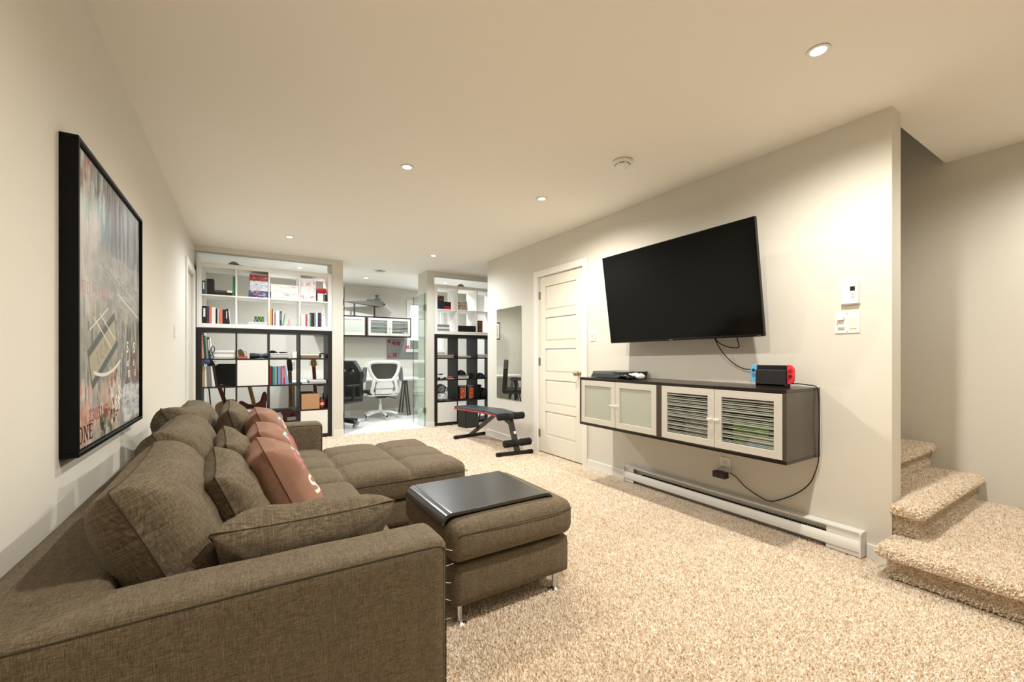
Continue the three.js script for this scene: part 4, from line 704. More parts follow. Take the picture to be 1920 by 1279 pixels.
  { const t = thing('mug', 'white mug with a red emblem beside the paper stack', 'mug', [X + 0.285, y0, SD0 + 0.05]); const mt = canvasTex(256, 128, (c) => { c.fillStyle = '#f4f2ee'; c.fillRect(0, 0, 256, 128); c.fillStyle = '#c92a33'; c.beginPath(); c.arc(60, 66, 34, 0, 7); c.fill(); c.fillStyle = '#f4f2ee'; c.font = 'bold 52px serif'; c.fillText('e', 46, 82); c.fillStyle = '#222'; c.fillRect(48, 14, 24, 10); }); const g = lathe([[0, 0.002], [0.034, 0.002], [0.038, 0.006], [0.039, 0.092], [0.036, 0.092], [0.035, 0.01], [0, 0.008]], 32); g.rotateY(0.3); lp('cup', g, std(0xffffff, 0.25, { map: mt }), t); const h = new THREE.TorusGeometry(0.025, 0.005, 8, 18, 3.4); h.rotateZ(1.4); h.translate(-0.04, 0.048, 0); lp('handle', h, M.white, t); }
  X = cx(3);
  pile('paper_stack', 'brown and white folders in the fourth dark cubby', 'paper stack', X + 0.004, X + 0.235, y0, 0.055, 4, [0xe9e4da, 0x8b6a52, 0x8b6a52, 0xf1eee8], SD0 + 0.02, 0.28);
  { const t = thing('headset', 'black headphones resting right of the brown folders', 'headphones', [X + 0.285, y0, SD0 + 0.06]); const g = new THREE.TorusGeometry(0.05, 0.009, 10, 30, Math.PI * 1.15); g.rotateX(-0.9); g.translate(0, 0.035, 0); lp('band', g, M.plastic, t); for (const s of [-1, 1]) { const q = new THREE.SphereGeometry(0.03, 18, 12); q.scale(0.6, 1, 1); q.translate(s * 0.042, 0.031, 0.02); lp('ear_cup', q, M.rubber, t); } }
  // second row
  X = cx(0);
  shelfOfBooks('the second-row first cubby of the left dark bookcase', 'binders in the second-row first cubby', X + 0.003, y1, [[0.026, 0.25, 'tan', 'slim'], [0.024, 0.25, 'white', 'slim'], [0.026, 0.25, 'grey', 'slim', -0.03], [0.026, 0.25, 'grey', 'leaning', -0.06], [0.03, 0.252, 'white', 'leaning', -0.09], [0.026, 0.27, 'black', 'leaning', -0.13]]);
  X = cx(2);
  shelfOfBooks('the second-row third cubby of the left dark bookcase', 'bright books in the second-row third cubby', X + 0.002, y1, [[0.018, 0.245, 'red', 'tall'], [0.014, 0.24, 'navy', 'thin'], [0.03, 0.238, 'teal', 'wide'], [0.016, 0.238, 'mint', 'slim'], [0.016, 0.238, 'purple', 'slim'], [0.012, 0.238, 'sky', 'thin'], [0.018, 0.238, 'lilac', 'slim'], [0.014, 0.238, 'magenta', 'thin'], [0.016, 0.238, 'sky', 'slim', 0, 'orange'], [0.02, 0.24, 'red', 'titled', -0.03, 'orange'], [0.018, 0.242, 'lilac', 'leaning', -0.1], [0.03, 0.245, 'sky', 'leaning', -0.17]]);
  X = cx(3);
  pile('paper_stack', 'untidy white magazines in front of the gold guitar headstock', 'paper stack', X + 0.11, X + 0.32, y1, 0.045, 4, [0xc9cdd2, 0xe8e8e6, 0xb9c3cf, 0xf2f1ee], SD0 + 0.02, 0.26);
  pile('paper_stack', 'low pile of loose paper left of the untidy magazines', 'paper stack', X + 0.02, X + 0.1, y1, 0.014, 2, [0xe9e8e4, 0xc9c7c1], SD0 + 0.03, 0.2);
  // third row
  X = cx(2);
  { const t = thing('keyboard', 'flat black keyboard lying in the third-row third cubby', 'keyboard', [X + 0.14, y2, SD0 + 0.08]); lp('base', cbox(0.24, 0.014, 0.09, 0.003, 0, 0.0075, 0), M.plastic, t); lp('keys', [0, 1, 2].map((r) => Array.from({ length: 11 }, (_, k) => cbox(0.017, 0.006, 0.02, 0, -0.105 + k * 0.021, 0.0165, -0.027 + r * 0.027))).flat(), M.charcoal, t).userData.kind = 'stuff'; }
  X = cx(1);
  pile('paper_stack', 'white sheets in the third-row second cubby before the red guitar', 'paper stack', X + 0.1, X + 0.3, y2, 0.024, 3, [0xe9e8e6, 0xcfd3da, 0xf1f0ee], SD0 + 0.03, 0.24);
  X = cx(3);
  { const t = carton('cardboard_box', 'brown cardboard box in the third-row last cubby', X + 0.012, X + 0.235, y2, 0.205, M.kraft, null, SD0 + 0.01, 0.28); wp('tape', box(X + 0.1, X + 0.145, y2 + 0.2045, y2 + 0.2055, SD0 + 0.012, SD0 + 0.285), std(0xc9a880, 0.4), t); wp('open_flap', box(X + 0.014, X + 0.175, y2 + 0.205, y2 + 0.225, SD0 + 0.18, SD0 + 0.29, 0.002), std(0x4a2c26, 0.7), t); }
  { const t = thing('toy_bottle', 'small red bottle with a cream band right of the cardboard box', 'bottle', [X + 0.275, y2, SD0 + 0.08]); lp('body', lathe([[0, 0], [0.028, 0], [0.03, 0.01], [0.028, 0.05], [0.03, 0.09], [0.018, 0.12], [0, 0.13]], 20), std(0xa32a2a, 0.5), t); lp('label_band', lathe([[0.0302, 0.04], [0.031, 0.045], [0.031, 0.075], [0.0302, 0.08]], 20), std(0xe9c9a8, 0.5), t); }
  lump('bag', 'dark red bag pushed against the right side of the last cubby', 'bag', X + cw - 0.03, y2, 0.02, 0.075, 0.08, std(0x6e1a20, 0.7), SD0 + 0.16, (t) => lp('strap', tube([[-0.006, 0.1, -0.02], [-0.01, 0.2, 0.0], [-0.006, 0.1, 0.03]], 0.005), M.rubber, t));
}
{ // right bookcases
  const { cx, ry } = RWH, y = ry(0), y2 = ry(1); let X = cx(0);
  carton('storage_box', 'black and blue box at the lower left of the right white bookcase top row', X + 0.005, X + 0.125, y, 0.125, pr('#10131c', ['#1f4d7c', '#265f92', '#0c0e14']), null, SD0 + 0.02, 0.15);
  carton('storage_box', 'black and red box beside the black and blue box', X + 0.13, X + 0.24, y, 0.12, std(0x151012, 0.5), null, SD0 + 0.02, 0.15); { const t = scene.children.at(-1); wp('red_label', box(X + 0.129, X + 0.241, y, y + 0.05, SD0 + 0.019, SD0 + 0.171), std(0xb01d24, 0.5), t); }
  carton('storage_box', 'orange printed box stacked on the black and blue box', X + 0.005, X + 0.12, y + 0.126, 0.085, pr('#2a1512', ['#c9603a', '#e8a070', '#9c3524', '#5b2018']), null, SD0 + 0.02, 0.14);
  X = cx(1);
  { const t = thing('photo_frame', 'white photo frame with a family snapshot in the second top cubby', 'photo frame', [X + 0.1, y, SD0 + 0.05]); t.rotation.order = 'YXZ'; t.rotation.set(-0.12, 0.1, 0); const w = 0.21, h = 0.16, q = 0.014; lp('frame', [cbox(w, q, 0.014, 0.002, 0, q / 2, 0), cbox(w, q, 0.014, 0.002, 0, h - q / 2, 0), cbox(q, h - 2 * q, 0.014, 0.002, -w / 2 + q / 2, h / 2, 0), cbox(q, h - 2 * q, 0.014, 0.002, w / 2 - q / 2, h / 2, 0)], M.white, t); const g = new THREE.BoxGeometry(w - 2 * q, h - 2 * q, 0.004); g.translate(0, h / 2, -0.002); lp('picture', g, pr('#cdbfa6', ['#6e4a3a', '#8f9a76', '#d9c9b0', '#7a5a7a', '#b98a6a', '#43363a'], 60), t); lp('stand', bar([0, h * 0.7, 0.007], [0, 0.004, 0.075], 0.03, 0.004, 0.001), M.white, t); }
  X = cx(0);
  pile('book_stack', 'three grey and white books stacked flat in the lower first cubby of the right bookcase', 'books', X + 0.008, X + 0.22, y2, 0.105, 3, [0x8f8f8c, 0xd9d6cf, 0x77767a], SD0 + 0.03, 0.2);
  X = cx(1);
  { const t = thing('tray_basket', 'low black basket of papers in the lower second cubby', 'basket', [X + 0.17, y2, SD0 + 0.15]); const w = 0.31, h = 0.1, d = 0.26; lp('basket', [cbox(w, 0.006, d, 0, 0, 0.004, 0), cbox(0.006, h, d, 0.001, -w / 2, h / 2, 0), cbox(0.006, h, d, 0.001, w / 2, h / 2, 0), cbox(w, h, 0.006, 0.001, 0, h / 2, d / 2), cbox(w, h, 0.006, 0.001, 0, h / 2, -d / 2)], M.rubber, t); for (let k = 0; k < 4; k++) { const g = cbox(0.2, 0.003, 0.2); g.rotateZ(-0.18 + k * 0.08); g.translate(-0.02 + k * 0.02, 0.085 + k * 0.006, 0); lp('paper', g, M.paper, t); } }
  X = cx(2);
  carton('cardboard_box', 'tall brown box in the lower third cubby beside the wall edge', X + 0.003, X + 0.12, y2, 0.2, std(0x6d4a2c, 0.7), std(0x7d5836, 0.7), SD0 + 0.05, 0.2);
  const K = RBK, r0 = K.ry(0), r1 = K.ry(1), r2 = K.ry(2), lump = globalThis.lump_; X = K.cx(0);
  pile('folded_cloth', 'folded tan and white cloth in the first top cubby of the black bookcase', 'cloth', X + 0.005, X + 0.29, r0, 0.05, 4, [0x9a8a74, 0xd8d2c8, 0xb7a994], SD0 + 0.02, 0.25);
  pile('paper_stack', 'loose white papers in the second top cubby of the black bookcase', 'paper stack', K.cx(1) + 0.005, K.cx(1) + 0.24, r0, 0.034, 4, [0xcfcac0, 0xe9e6e0, 0xb7b0a4], SD0 + 0.02, 0.25);
  pile('paper_stack', 'grey paper stack in the third top cubby of the black bookcase', 'paper stack', K.cx(2) + 0.005, K.cx(2) + 0.2, r0, 0.06, 5, [0xb9b8b2, 0xd9d8d3, 0xa5a49e], SD0 + 0.02, 0.25);
  { const t = thing('toy_car', 'white toy van in the second-row first cubby', 'toy car', [X + 0.09, r1, SD0 + 0.07]); lp('body', [cbox(0.17, 0.05, 0.075, 0.012, 0, 0.042, 0), cbox(0.1, 0.04, 0.07, 0.012, -0.02, 0.08, 0)], M.white, t); lp('window', cbox(0.075, 0.024, 0.072, 0.004, -0.02, 0.082, 0), M.charcoal, t); for (const x of [-0.05, 0.05]) for (const z of [-0.036, 0.036]) { const g = new THREE.CylinderGeometry(0.019, 0.019, 0.014, 16); g.rotateX(Math.PI / 2); g.translate(x, 0.019, z); lp('wheel', g, M.rubber, t); } }
  lump('toy_shoe', 'small red and white shoe beside the toy van', 'shoe', X + 0.245, r1, 0.05, 0.028, 0.05, std(0xa8453c, 0.6), SD0 + 0.06, (t) => lp('sole', cbox(0.1, 0.012, 0.09, 0.005, 0, 0.006, 0), M.white, t));
  { X = K.cx(1); pile('folded_cloth', 'folded white shirts under the black cap', 'cloth', X + 0.006, X + 0.2, r1, 0.06, 3, [0xd8d6d0, 0xeceae5], SD0 + 0.03, 0.24); const cap = (label, x, y, m, s) => { const t = thing('cap', label, 'cap', [x, y, SD0 + 0.11]); const g = new THREE.SphereGeometry(0.085 * s, 24, 12, 0, 6.2832, 0, Math.PI / 2); g.scale(1, 0.95, 1.05); lp('crown', g, m, t); lp('brim', (() => { const q = new THREE.CylinderGeometry(0.08 * s, 0.08 * s, 0.005, 24, 1, false, -0.2, 3.5); q.scale(0.9, 1, 1.2); q.rotateY(-1.5); q.translate(0, 0.004, 0.05 * s); return q; })(), m, t); lp('button', move(new THREE.SphereGeometry(0.006, 8, 6), 0, 0.082 * s, 0), m, t); }; cap('black cap on the folded white shirts', X + 0.1, r1 + 0.061, M.rubber, 1); lump('headset', 'black headphones right of the cap in the black bookcase', 'headphones', X + 0.262, r1, 0.05, 0.045, 0.05, M.rubber, SD0 + 0.08, (t) => { const g = new THREE.TorusGeometry(0.045, 0.008, 8, 20, 3.14); g.translate(0, 0.045, 0.02); lp('band', g, M.plastic, t); }); cap('dark blue cap in the second-row third cubby', K.cx(2) + 0.1, r1, std(0x1a1e2c, 0.7), 1.1); }
  lump('bag', 'crumpled grey bag lying on the white plastic bag', 'bag', K.cx(0) + 0.1, r2 + 0.13, 0.085, 0.075, 0.1, std(0x6f6f6a, 0.7), SD0 + 0.13, (t) => lp('strap', tube([[0.05, 0.1, -0.06], [0.09, 0.06, -0.09], [0.07, 0.02, -0.08]], 0.008), M.rubber, t));
  lump('bag', 'white and blue plastic bag in the third-row first cubby', 'bag', K.cx(0) + 0.11, r2, 0.1, 0.075, 0.11, pr('#d3dade', ['#7f9fb4', '#f2f4f4', '#5f86a0', '#c9d5dc'], 30), SD0 + 0.13, (t) => lp('knot', move(new THREE.ConeGeometry(0.025, 0.04, 10), 0.09, 0.1, 0.03), M.paper, t));
  X = K.cx(1);
  for (const [i, lab] of [[0, 'left tin with orange and white print in the black bookcase'], [1, 'right tin with orange print in the black bookcase']]) { const t = thing('printed_tin', lab, 'tin', [X + 0.09 + i * 0.165, r2, SD0 + 0.09]); lp('body', lathe([[0, 0.001], [0.07, 0.001], [0.072, 0.005], [0.072, 0.222], [0.07, 0.226]], 28), std(0x2d2b2a, 0.35, { metalness: 0.4 }), t); const g = new THREE.CylinderGeometry(0.0728, 0.0728, 0.18, 20, 1, true, -0.55, 1.5); g.translate(0, 0.11, 0); lp('printed_label', g, pr('#b5421f', ['#e08a2e', '#d9571f', '#7a2413', '#e9c27a', ...(i ? [] : ['#f0ece4'])], 50), t); lp('lid', lathe([[0, 0.236], [0.074, 0.234], [0.075, 0.226], [0.075, 0.216], [0.0735, 0.216]], 28), M.steel, t); }
  X = K.cx(2);
  lump('helmet', 'black helmet in the third-row third cubby by the wall edge', 'helmet', X + 0.15, r2, 0.085, 0.1, 0.1, M.plastic, SD0 + 0.12, (t) => lp('visor', cbox(0.12, 0.05, 0.02, 0.008, -0.02, 0.06, 0.09), M.blackGloss, t));
  { const t = thing('tilted_frame', 'pale framed card leaning in the third-row third cubby', 'frame', [X + 0.03, r2, SD0 + 0.04]); t.rotation.z = -0.22; lp('frame', cbox(0.012, 0.24, 0.16, 0.002, 0, 0.122, -0.06), M.black, t); lp('card', cbox(0.003, 0.2, 0.13, 0, 0.0075, 0.122, -0.06), std(0xd9d3bd, 0.6), t); }
  { const t = thing('subwoofer', 'black speaker box on the carpet in front of the black bookcase', 'speaker', [2.97, 0, 5.99]); t.rotation.y = 0.12; lp('cabinet', cbox(0.24, 0.29, 0.22, 0.006, 0, 0.155, 0), std(0x1b1b1b, 0.4), t); lp('grille', cbox(0.215, 0.265, 0.012, 0.004, 0, 0.155, 0.114), std(0x3a3a38, 0.7), t); for (const x of [-0.09, 0.09]) for (const z of [-0.08, 0.08]) lp('foot', move(new THREE.CylinderGeometry(0.014, 0.016, 0.012, 10), x, 0.006, z), M.rubber, t); }
}
// small display models on top of the bookcases
function saucer(label, x, d, flip) {
  const t = thing('model_ship', label, 'model', [x, 2.2505, d]);
  lp('hull', lathe([[0, 0], [0.03, 0.0], [0.058, 0.018], [0.06, 0.024], [0.05, 0.03], [0.025, 0.052], [0, 0.056]], 24), M.grey, t);
  lp('nose', [bar([flip * 0.04, 0.014, 0.012], [flip * 0.1, 0.008, 0.012], 0.014, 0.018, 0.003), bar([flip * 0.04, 0.014, -0.012], [flip * 0.1, 0.008, -0.012], 0.014, 0.018, 0.003)], M.lightGrey, t);
  lp('stand', cbox(0.09, 0.006, 0.05, 0.002, flip * 0.03, 0.003, 0), M.charcoal, t);
}
saucer('small grey model ship on top of the left white bookcase', -0.105, SH + 0.1, 1);
saucer('small grey model ship on top of the right white bookcase', 3.04, SH + 0.1, -1);
// ------------------------------------------------------------------ music corner behind the left bookcase
function guitar(label, at, tilt, s, bodyM, neckM, headM, flip, headKind, bodyPts) {
  const t = thing('guitar', label, 'guitar', at); t.rotation.order = 'ZXY'; t.rotation.set(-0.1, 0, tilt);
  const pts = bodyPts ?? [[0, 0], [0.09, 0.012], [0.15, 0.07], [0.152, 0.13], [0.118, 0.2], [0.122, 0.26], [0.155, 0.34], [0.15, 0.405], [0.122, 0.4], [0.075, 0.315], [0.03, 0.295], [-0.03, 0.295], [-0.065, 0.31], [-0.115, 0.36], [-0.145, 0.355], [-0.14, 0.3], [-0.118, 0.25], [-0.118, 0.2], [-0.155, 0.13], [-0.15, 0.07], [-0.09, 0.012]];
  const bl = Math.max(...pts.map((p) => p[1])) * s * 0.72, g = extrude(pts.map(([x, y]) => [x * s * flip, y * s]), 0.036, 0.006, true); g.translate(0, 0, -0.018); lp('body', g, bodyM, t);
  lp('neck', cbox(0.05, 0.62, 0.022, 0.008, 0, bl + 0.3, 0.022), neckM, t);
  const hy = bl + 0.6, hp = headKind === 'inline' ? [[-0.024, 0], [0.024, 0], [0.034, 0.04], [0.026, 0.16], [0.0, 0.19], [-0.03, 0.175], [-0.036, 0.12], [-0.03, 0.05]] : [[-0.022, 0], [0.022, 0], [0.042, 0.05], [0.034, 0.1], [0.036, 0.15], [0.012, 0.165], [0, 0.19], [-0.012, 0.165], [-0.036, 0.15], [-0.034, 0.1], [-0.042, 0.05]];
  const h = extrude(hp, 0.014, 0.002, true); h.translate(0, hy, 0.014); lp('headstock', h, headM, t);
  for (let k = 0; k < 6; k++) { const sd = headKind === 'inline' ? 1 : k % 2 ? 1 : -1, y = hy + 0.035 + (headKind === 'inline' ? k * 0.022 : Math.floor(k / 2) * 0.04); lp('tuning_peg', [rod(new THREE.Vector3(sd * 0.028, y, 0.02), new THREE.Vector3(sd * 0.056, y, 0.02), 0.0035), move(cbox(0.01, 0.012, 0.006, 0.002), sd * 0.06, y, -0.02)], headKind === 'inline' ? M.chrome : std(0xb08a4a, 0.3, { metalness: 0.8 }), t); }
  lp('bridge', cbox(0.07, 0.018, 0.01, 0.003, 0, 0.11 * s, 0.03), M.chrome, t);
  lp('pickguard', cbox(0.11, 0.05, 0.003, 0.001, 0, 0.19 * s, 0.0255), M.cream, t);
  lp('stand', [rod(new THREE.Vector3(-0.09, 0.04, 0.03), new THREE.Vector3(-0.14, -0.06, 0.12), 0.007), rod(new THREE.Vector3(0.09, 0.04, 0.03), new THREE.Vector3(0.14, -0.06, 0.12), 0.007), rod(new THREE.Vector3(-0.1, 0.035, 0.03), new THREE.Vector3(0.1, 0.035, 0.03), 0.007), rod(new THREE.Vector3(0, 0.04, -0.03), new THREE.Vector3(0, -0.05, -0.16), 0.007)], M.black, t);
}
const wine = phys(0x640c1a, 0.25, { clearcoat: 0.8 }), maple = std(0xb58a55, 0.45), mahog = std(0x6b2a1e, 0.4), darkHead = std(0x2e1712, 0.4);
guitar('dark red double horned electric guitar with a maple neck behind the sofa', [0.19, 0.12, 6.95], 0.21, 1.12, wine, maple, maple, 1, 'inline');
guitar('dark red electric guitar with a dark headstock and silver pegs', [0.59, 0.03, 6.95], 0.02, 0.9, wine, std(0x8a5a30, 0.45), darkHead, 1, 'inline');
guitar('red electric guitar with a gold brown headstock behind the cardboard box', [0.93, 0.06, 6.95], 0.04, 1.0, phys(0x6e1218, 0.25, { clearcoat: 0.8 }), mahog, std(0x9c7434, 0.4), 1, 'pair');
guitar('tan acoustic guitar with a red brown neck beside the music stand', [-0.1, 0.08, 7.12], 0.3, 0.95, std(0xa8875c, 0.4), mahog, darkHead, 1, 'pair', [[0, 0], [0.12, 0.015], [0.19, 0.1], [0.17, 0.2], [0.125, 0.27], [0.14, 0.36], [0.11, 0.43], [0.03, 0.455], [-0.03, 0.455], [-0.11, 0.43], [-0.14, 0.36], [-0.125, 0.27], [-0.17, 0.2], [-0.19, 0.1], [-0.12, 0.015]]);
{
  const t = thing('music_stand', 'black music stand with a tilted desk behind the left bookcase', 'music stand', [-0.225, 0, 6.82]);
  const desk = extrude([[-0.16, 0.07], [-0.06, 0.15], [0.13, 0.15], [0.3, -0.06], [0.3, -0.14], [0.02, -0.14], [-0.09, -0.12]], 0.004, 0.001); desk.rotateX(-0.3); desk.translate(0.0, 0.865, 0); lp('desk', desk, std(0x2e2c26, 0.5), t);
  lp('clamp', cbox(0.05, 0.06, 0.03, 0.01, 0.01, 0.78, -0.015), M.black, t);
  lp('pole', rod(new THREE.Vector3(0, 0.16, 0), new THREE.Vector3(0.01, 0.8, -0.01), 0.009), M.black, t);
  for (const a of [0.5, 2.6, 4.7]) lp('leg', rod(new THREE.Vector3(0, 0.2, 0), new THREE.Vector3(Math.cos(a) * 0.24, 0.01, Math.sin(a) * 0.24), 0.007), M.black, t);
  const m = thing('microphone_stand', 'thin black microphone boom stand beside the music stand', 'microphone stand', [-0.36, 0, 6.95]);
  lp('pole', rod(new THREE.Vector3(0.02, 0.02, 0), new THREE.Vector3(-0.04, 0.78, 0), 0.008), M.black, m); lp('boom', rod(new THREE.Vector3(-0.04, 0.76, 0), new THREE.Vector3(0.3, 0.86, 0), 0.005), M.black, m); lp('base', lathe([[0, 0], [0.11, 0], [0.1, 0.018], [0, 0.024]], 24), M.black, m);
}

// ------------------------------------------------------------------ office beyond the opening
{
  for (const [x, s, n] of [[2.395, -1, 3], [1.198, 1, 4]]) {
    const d = struct(`door_${n}`, box(x - 0.004, x + 0.004, 0.015, 2.1, SH + 0.04, SH + 0.58), M.greenPane);
    wp('glass_edge', [box(x - 0.0045, x + 0.0045, 0.015, 2.1, SH + 0.035, SH + 0.0405), box(x - 0.0045, x + 0.0045, 0.015, 2.1, SH + 0.5795, SH + 0.585)], std(0x1d332a, 0.2), d);
    for (const y of [0.26, 1.88]) wp('hinge', box(Math.min(x - s * 0.016, x + s * 0.008), Math.max(x - s * 0.016, x + s * 0.008), y - 0.045, y + 0.045, SH + 0.05, SH + 0.1, 0.003), M.steel, d);
  }
  wallCabinet('dark wall cabinet with frosted doors on the office wall, partly behind the left pillar', [1.48, 1.47, BACK - 0.001], 0, 0.83, 0.375, 0.35, 'frost', 'wall cabinets in the office');
  wallCabinet('dark wall cabinet with striped glass doors above the office magnet board', [2.332, 1.47, BACK - 0.001], 0, 0.835, 0.375, 0.35, 'stripe', 'wall cabinets in the office');
  const cb = (label, x0, x1, h, m, y = 1.49) => { const t = thing('storage_box', label, 'box', [(x0 + x1) / 2, y, 8.15]); wp('body', box(x0, x1, y, y + h, 8.06, 8.26, 0.003), m, t); wp('lid', box(x0 - 0.002, x1 + 0.002, y + h - 0.02, y + h + 0.002, 8.058, 8.262, 0.002), m, t); };
  cb('low orange box behind the right striped door in the office', 2.42, 2.62, 0.06, std(0xcf6a4a, 0.6)); cb('small white box behind the right striped door in the office', 2.63, 2.7, 0.085, M.white); cb('pale box behind the left striped door in the office', 2.0, 2.25, 0.06, M.lightGrey);
  { // grey model ship on two stands
    const t = thing('model_ship', 'long tapered grey model ship on two black stands above the office cabinets', 'model', [1.95, 1.8455, 8.14]), Y = 0.25;
    const hull = extrude([[-0.46, 0.008], [-0.1, 0.03], [0.24, 0.05], [0.28, 0.03], [0.28, -0.03], [0.22, -0.05], [-0.1, -0.018]], 0.1, 0.006); hull.translate(0, Y, -0.05);
    const p = hull.attributes.position; for (let i = 0; i < p.count; i++) p.setZ(i, p.getZ(i) * (0.12 + 0.95 * THREE.MathUtils.clamp((p.getX(i) + 0.46) / 0.7, 0, 1))); hull.computeVertexNormals();
    const g = std(0x5f5c53, 0.8); lp('hull', hull, g, t);
    lp('deck', [cbox(0.2, 0.035, 0.06, 0.004, 0.12, Y + 0.06, 0), cbox(0.1, 0.03, 0.05, 0.004, 0.19, Y + 0.09, 0), cbox(0.05, 0.03, 0.03, 0.003, 0.02, Y + 0.055, 0)], g, t);
    lp('bridge', [cbox(0.03, 0.05, 0.03, 0.004, 0.18, Y + 0.125, 0), cbox(0.06, 0.025, 0.06, 0.004, 0.175, Y + 0.155, 0)], std(0x5d5a52, 0.7), t);
    lp('engine', [-0.03, 0, 0.03].map((z) => { const q = new THREE.CylinderGeometry(0.018, 0.014, 0.04, 12); q.rotateZ(Math.PI / 2); q.translate(0.3, Y, z); return q; }), M.charcoal, t);
    for (const [x, y] of [[-0.23, Y - 0.005], [0.13, Y - 0.03]]) lp('stand', [cbox(0.09, 0.012, 0.09, 0.003, x, 0.006, 0), cbox(0.026, y, 0.026, 0.003, x, y / 2, 0)], M.black, t);
  }
  { // magnet board
    const t = thing('magnet_board', 'grey metal magnet board on the office wall right of the white chair', 'board', [2.72, 1.057, BACK - 0.01]);
    wp('sheet', box(2.377, 3.06, 1.057, 1.43, BACK - 0.014, BACK - 0.001, 0.003), std(0xa9aba8, 0.35, { metalness: 0.6 }), t);
    wp('rim', [box(2.374, 2.38, 1.054, 1.433, BACK - 0.017, BACK - 0.001), box(3.057, 3.063, 1.054, 1.433, BACK - 0.017, BACK - 0.001), box(2.38, 3.057, 1.054, 1.06, BACK - 0.017, BACK - 0.001), box(2.38, 3.057, 1.427, 1.433, BACK - 0.017, BACK - 0.001)], M.steel, t);
    const disc = (label, x, y, m) => { const q = thing('magnet', label, 'magnet', [x, y, BACK - 0.0145], 0, 'magnets on the office board'); const g = lathe([[0, 0.012], [0.024, 0.011], [0.028, 0.006], [0.028, 0]], 20); g.rotateX(Math.PI / 2); lp('disc', g, m, q); };
    const flower = (label, x, y, m, rot) => { const q = thing('magnet', label, 'magnet', [x, y, BACK - 0.0145], 0, 'magnets on the office board'); lp('petals', [0, 1, 2, 3].map((k) => { const g = new THREE.SphereGeometry(1, 12, 8); g.scale(0.026, 0.012, 0.006); g.translate(0.028, 0, 0.006); g.rotateZ(k * Math.PI / 2 + rot); return g; }), m, q); };
    const rd = std(0xc4283a, 0.5), mg = std(0x9c1f45, 0.5), pk = std(0xdd3f82, 0.5), og = std(0xd4503a, 0.5);
    disc('round red magnet at the top left corner of the board', 2.42, 1.395, rd); disc('round orange magnet at the bottom left corner of the board', 2.42, 1.105, og);
    flower('left dark red cross magnet at the top of the board', 2.51, 1.365, mg, 0.3); flower('right dark red cross magnet at the top of the board', 2.6, 1.36, mg, 0.6); flower('pink cross magnet alone on the right of the board', 2.79, 1.29, pk, 0.785); flower('magenta cross magnet low on the board', 2.53, 1.135, std(0xb0255c, 0.5), 0.785);
  }
  { // long desk on trestles
    const t = thing('desk', 'long white desk on steel trestle legs along the office back wall', 'desk', [1.76, 0, 8.0]);
    wp('top', box(0.55, 2.98, 0.665, 0.7, 7.66, 8.33, 0.004), M.white, t);
    for (const x of [0.68, 2.62]) { const tr = wp('trestle', [rod([x - 0.06, 0.655, 8.02], [x + 0.1, 0.655, 8.02], 0.012), rod([x, 0.3, 7.88], [x, 0.3, 8.15], 0.006)], M.steel, t); for (const [dx, d] of [[-0.02, 7.77], [0.03, 7.79], [-0.02, 8.29], [0.03, 8.27]]) wp('trestle_leg', rod([x + dx, 0, d], [x + dx * 0.9, 0.655, 8.02 + (d < 8 ? -0.03 : 0.03)], 0.015), std(0x6f6c66, 0.25, { metalness: 1 }), tr); }
    const bx = (name, label, cat, x0, x1, h, d0, d1, m) => { const q = thing(name, label, cat, [(x0 + x1) / 2, 0.7005, (d0 + d1) / 2]); wp('body', box(x0, x1, 0.7005, 0.7005 + h, d0, d1, 0.003), m, q); return q; };
    bx('desk_mat', 'pale green mat on the desk left of the white chair', 'mat', 1.62, 1.8, 0.006, 7.72, 7.95, std(0xa9c9b9, 0.7));
    { const q = bx('book', 'tan book lying on the desk behind the pale green mat', 'book', 1.66, 1.85, 0.03, 8.02, 8.22, std(0xb79a5c, 0.6)); wp('pages', box(1.665, 1.852, 0.705, 0.726, 8.022, 8.218), M.paper, q); }
  }
  { // white office chair seen from behind
    const t = thing('office_chair', 'white office chair with a grey mesh back facing the desk', 'office chair', [2.06, 0, 7.66]);
    const wht = std(0xf2f1ee, 0.4), mesh = std(0x4a4a42, 0.8), zB = 0.23;
    for (let k = 0; k < 5; k++) { const a = k * 1.2566 + 1.45; const leg = tube([new THREE.Vector3(Math.cos(a) * 0.03, 0.13, Math.sin(a) * 0.03), new THREE.Vector3(Math.cos(a) * 0.16, 0.115, Math.sin(a) * 0.16), new THREE.Vector3(Math.cos(a) * 0.3, 0.075, Math.sin(a) * 0.3)], 0.021, 14, 8); lp('base_leg', leg, wht, t); const g = new THREE.CylinderGeometry(0.027, 0.027, 0.035, 16); g.rotateZ(Math.PI / 2); g.rotateY(-a); g.translate(Math.cos(a) * 0.3, 0.028, Math.sin(a) * 0.3); const c = lp('caster', g, M.lightGrey, t); lp('caster_fork', rod(new THREE.Vector3(Math.cos(a) * 0.3, 0.03, Math.sin(a) * 0.3), new THREE.Vector3(Math.cos(a) * 0.3, 0.08, Math.sin(a) * 0.3), 0.012), M.black, c); }
    lp('gas_lift', [rod(new THREE.Vector3(0, 0.1, 0), new THREE.Vector3(0, 0.26, 0), 0.032, 0.026), rod(new THREE.Vector3(0, 0.26, 0), new THREE.Vector3(0, 0.38, 0), 0.014)], wht, t);
    lp('tilt_mechanism', cbox(0.16, 0.05, 0.2, 0.015, 0, 0.395, 0.02), M.charcoal, t); lp('lever', rod(new THREE.Vector3(0.08, 0.4, 0.05), new THREE.Vector3(0.27, 0.35, 0.07), 0.007), M.charcoal, t);
    lp('seat', cbox(0.5, 0.075, 0.48, 0.035, 0, 0.465, -0.03), M.charcoal, t); lp('seat_shell', cbox(0.5, 0.03, 0.46, 0.014, 0, 0.43, -0.02), wht, t);
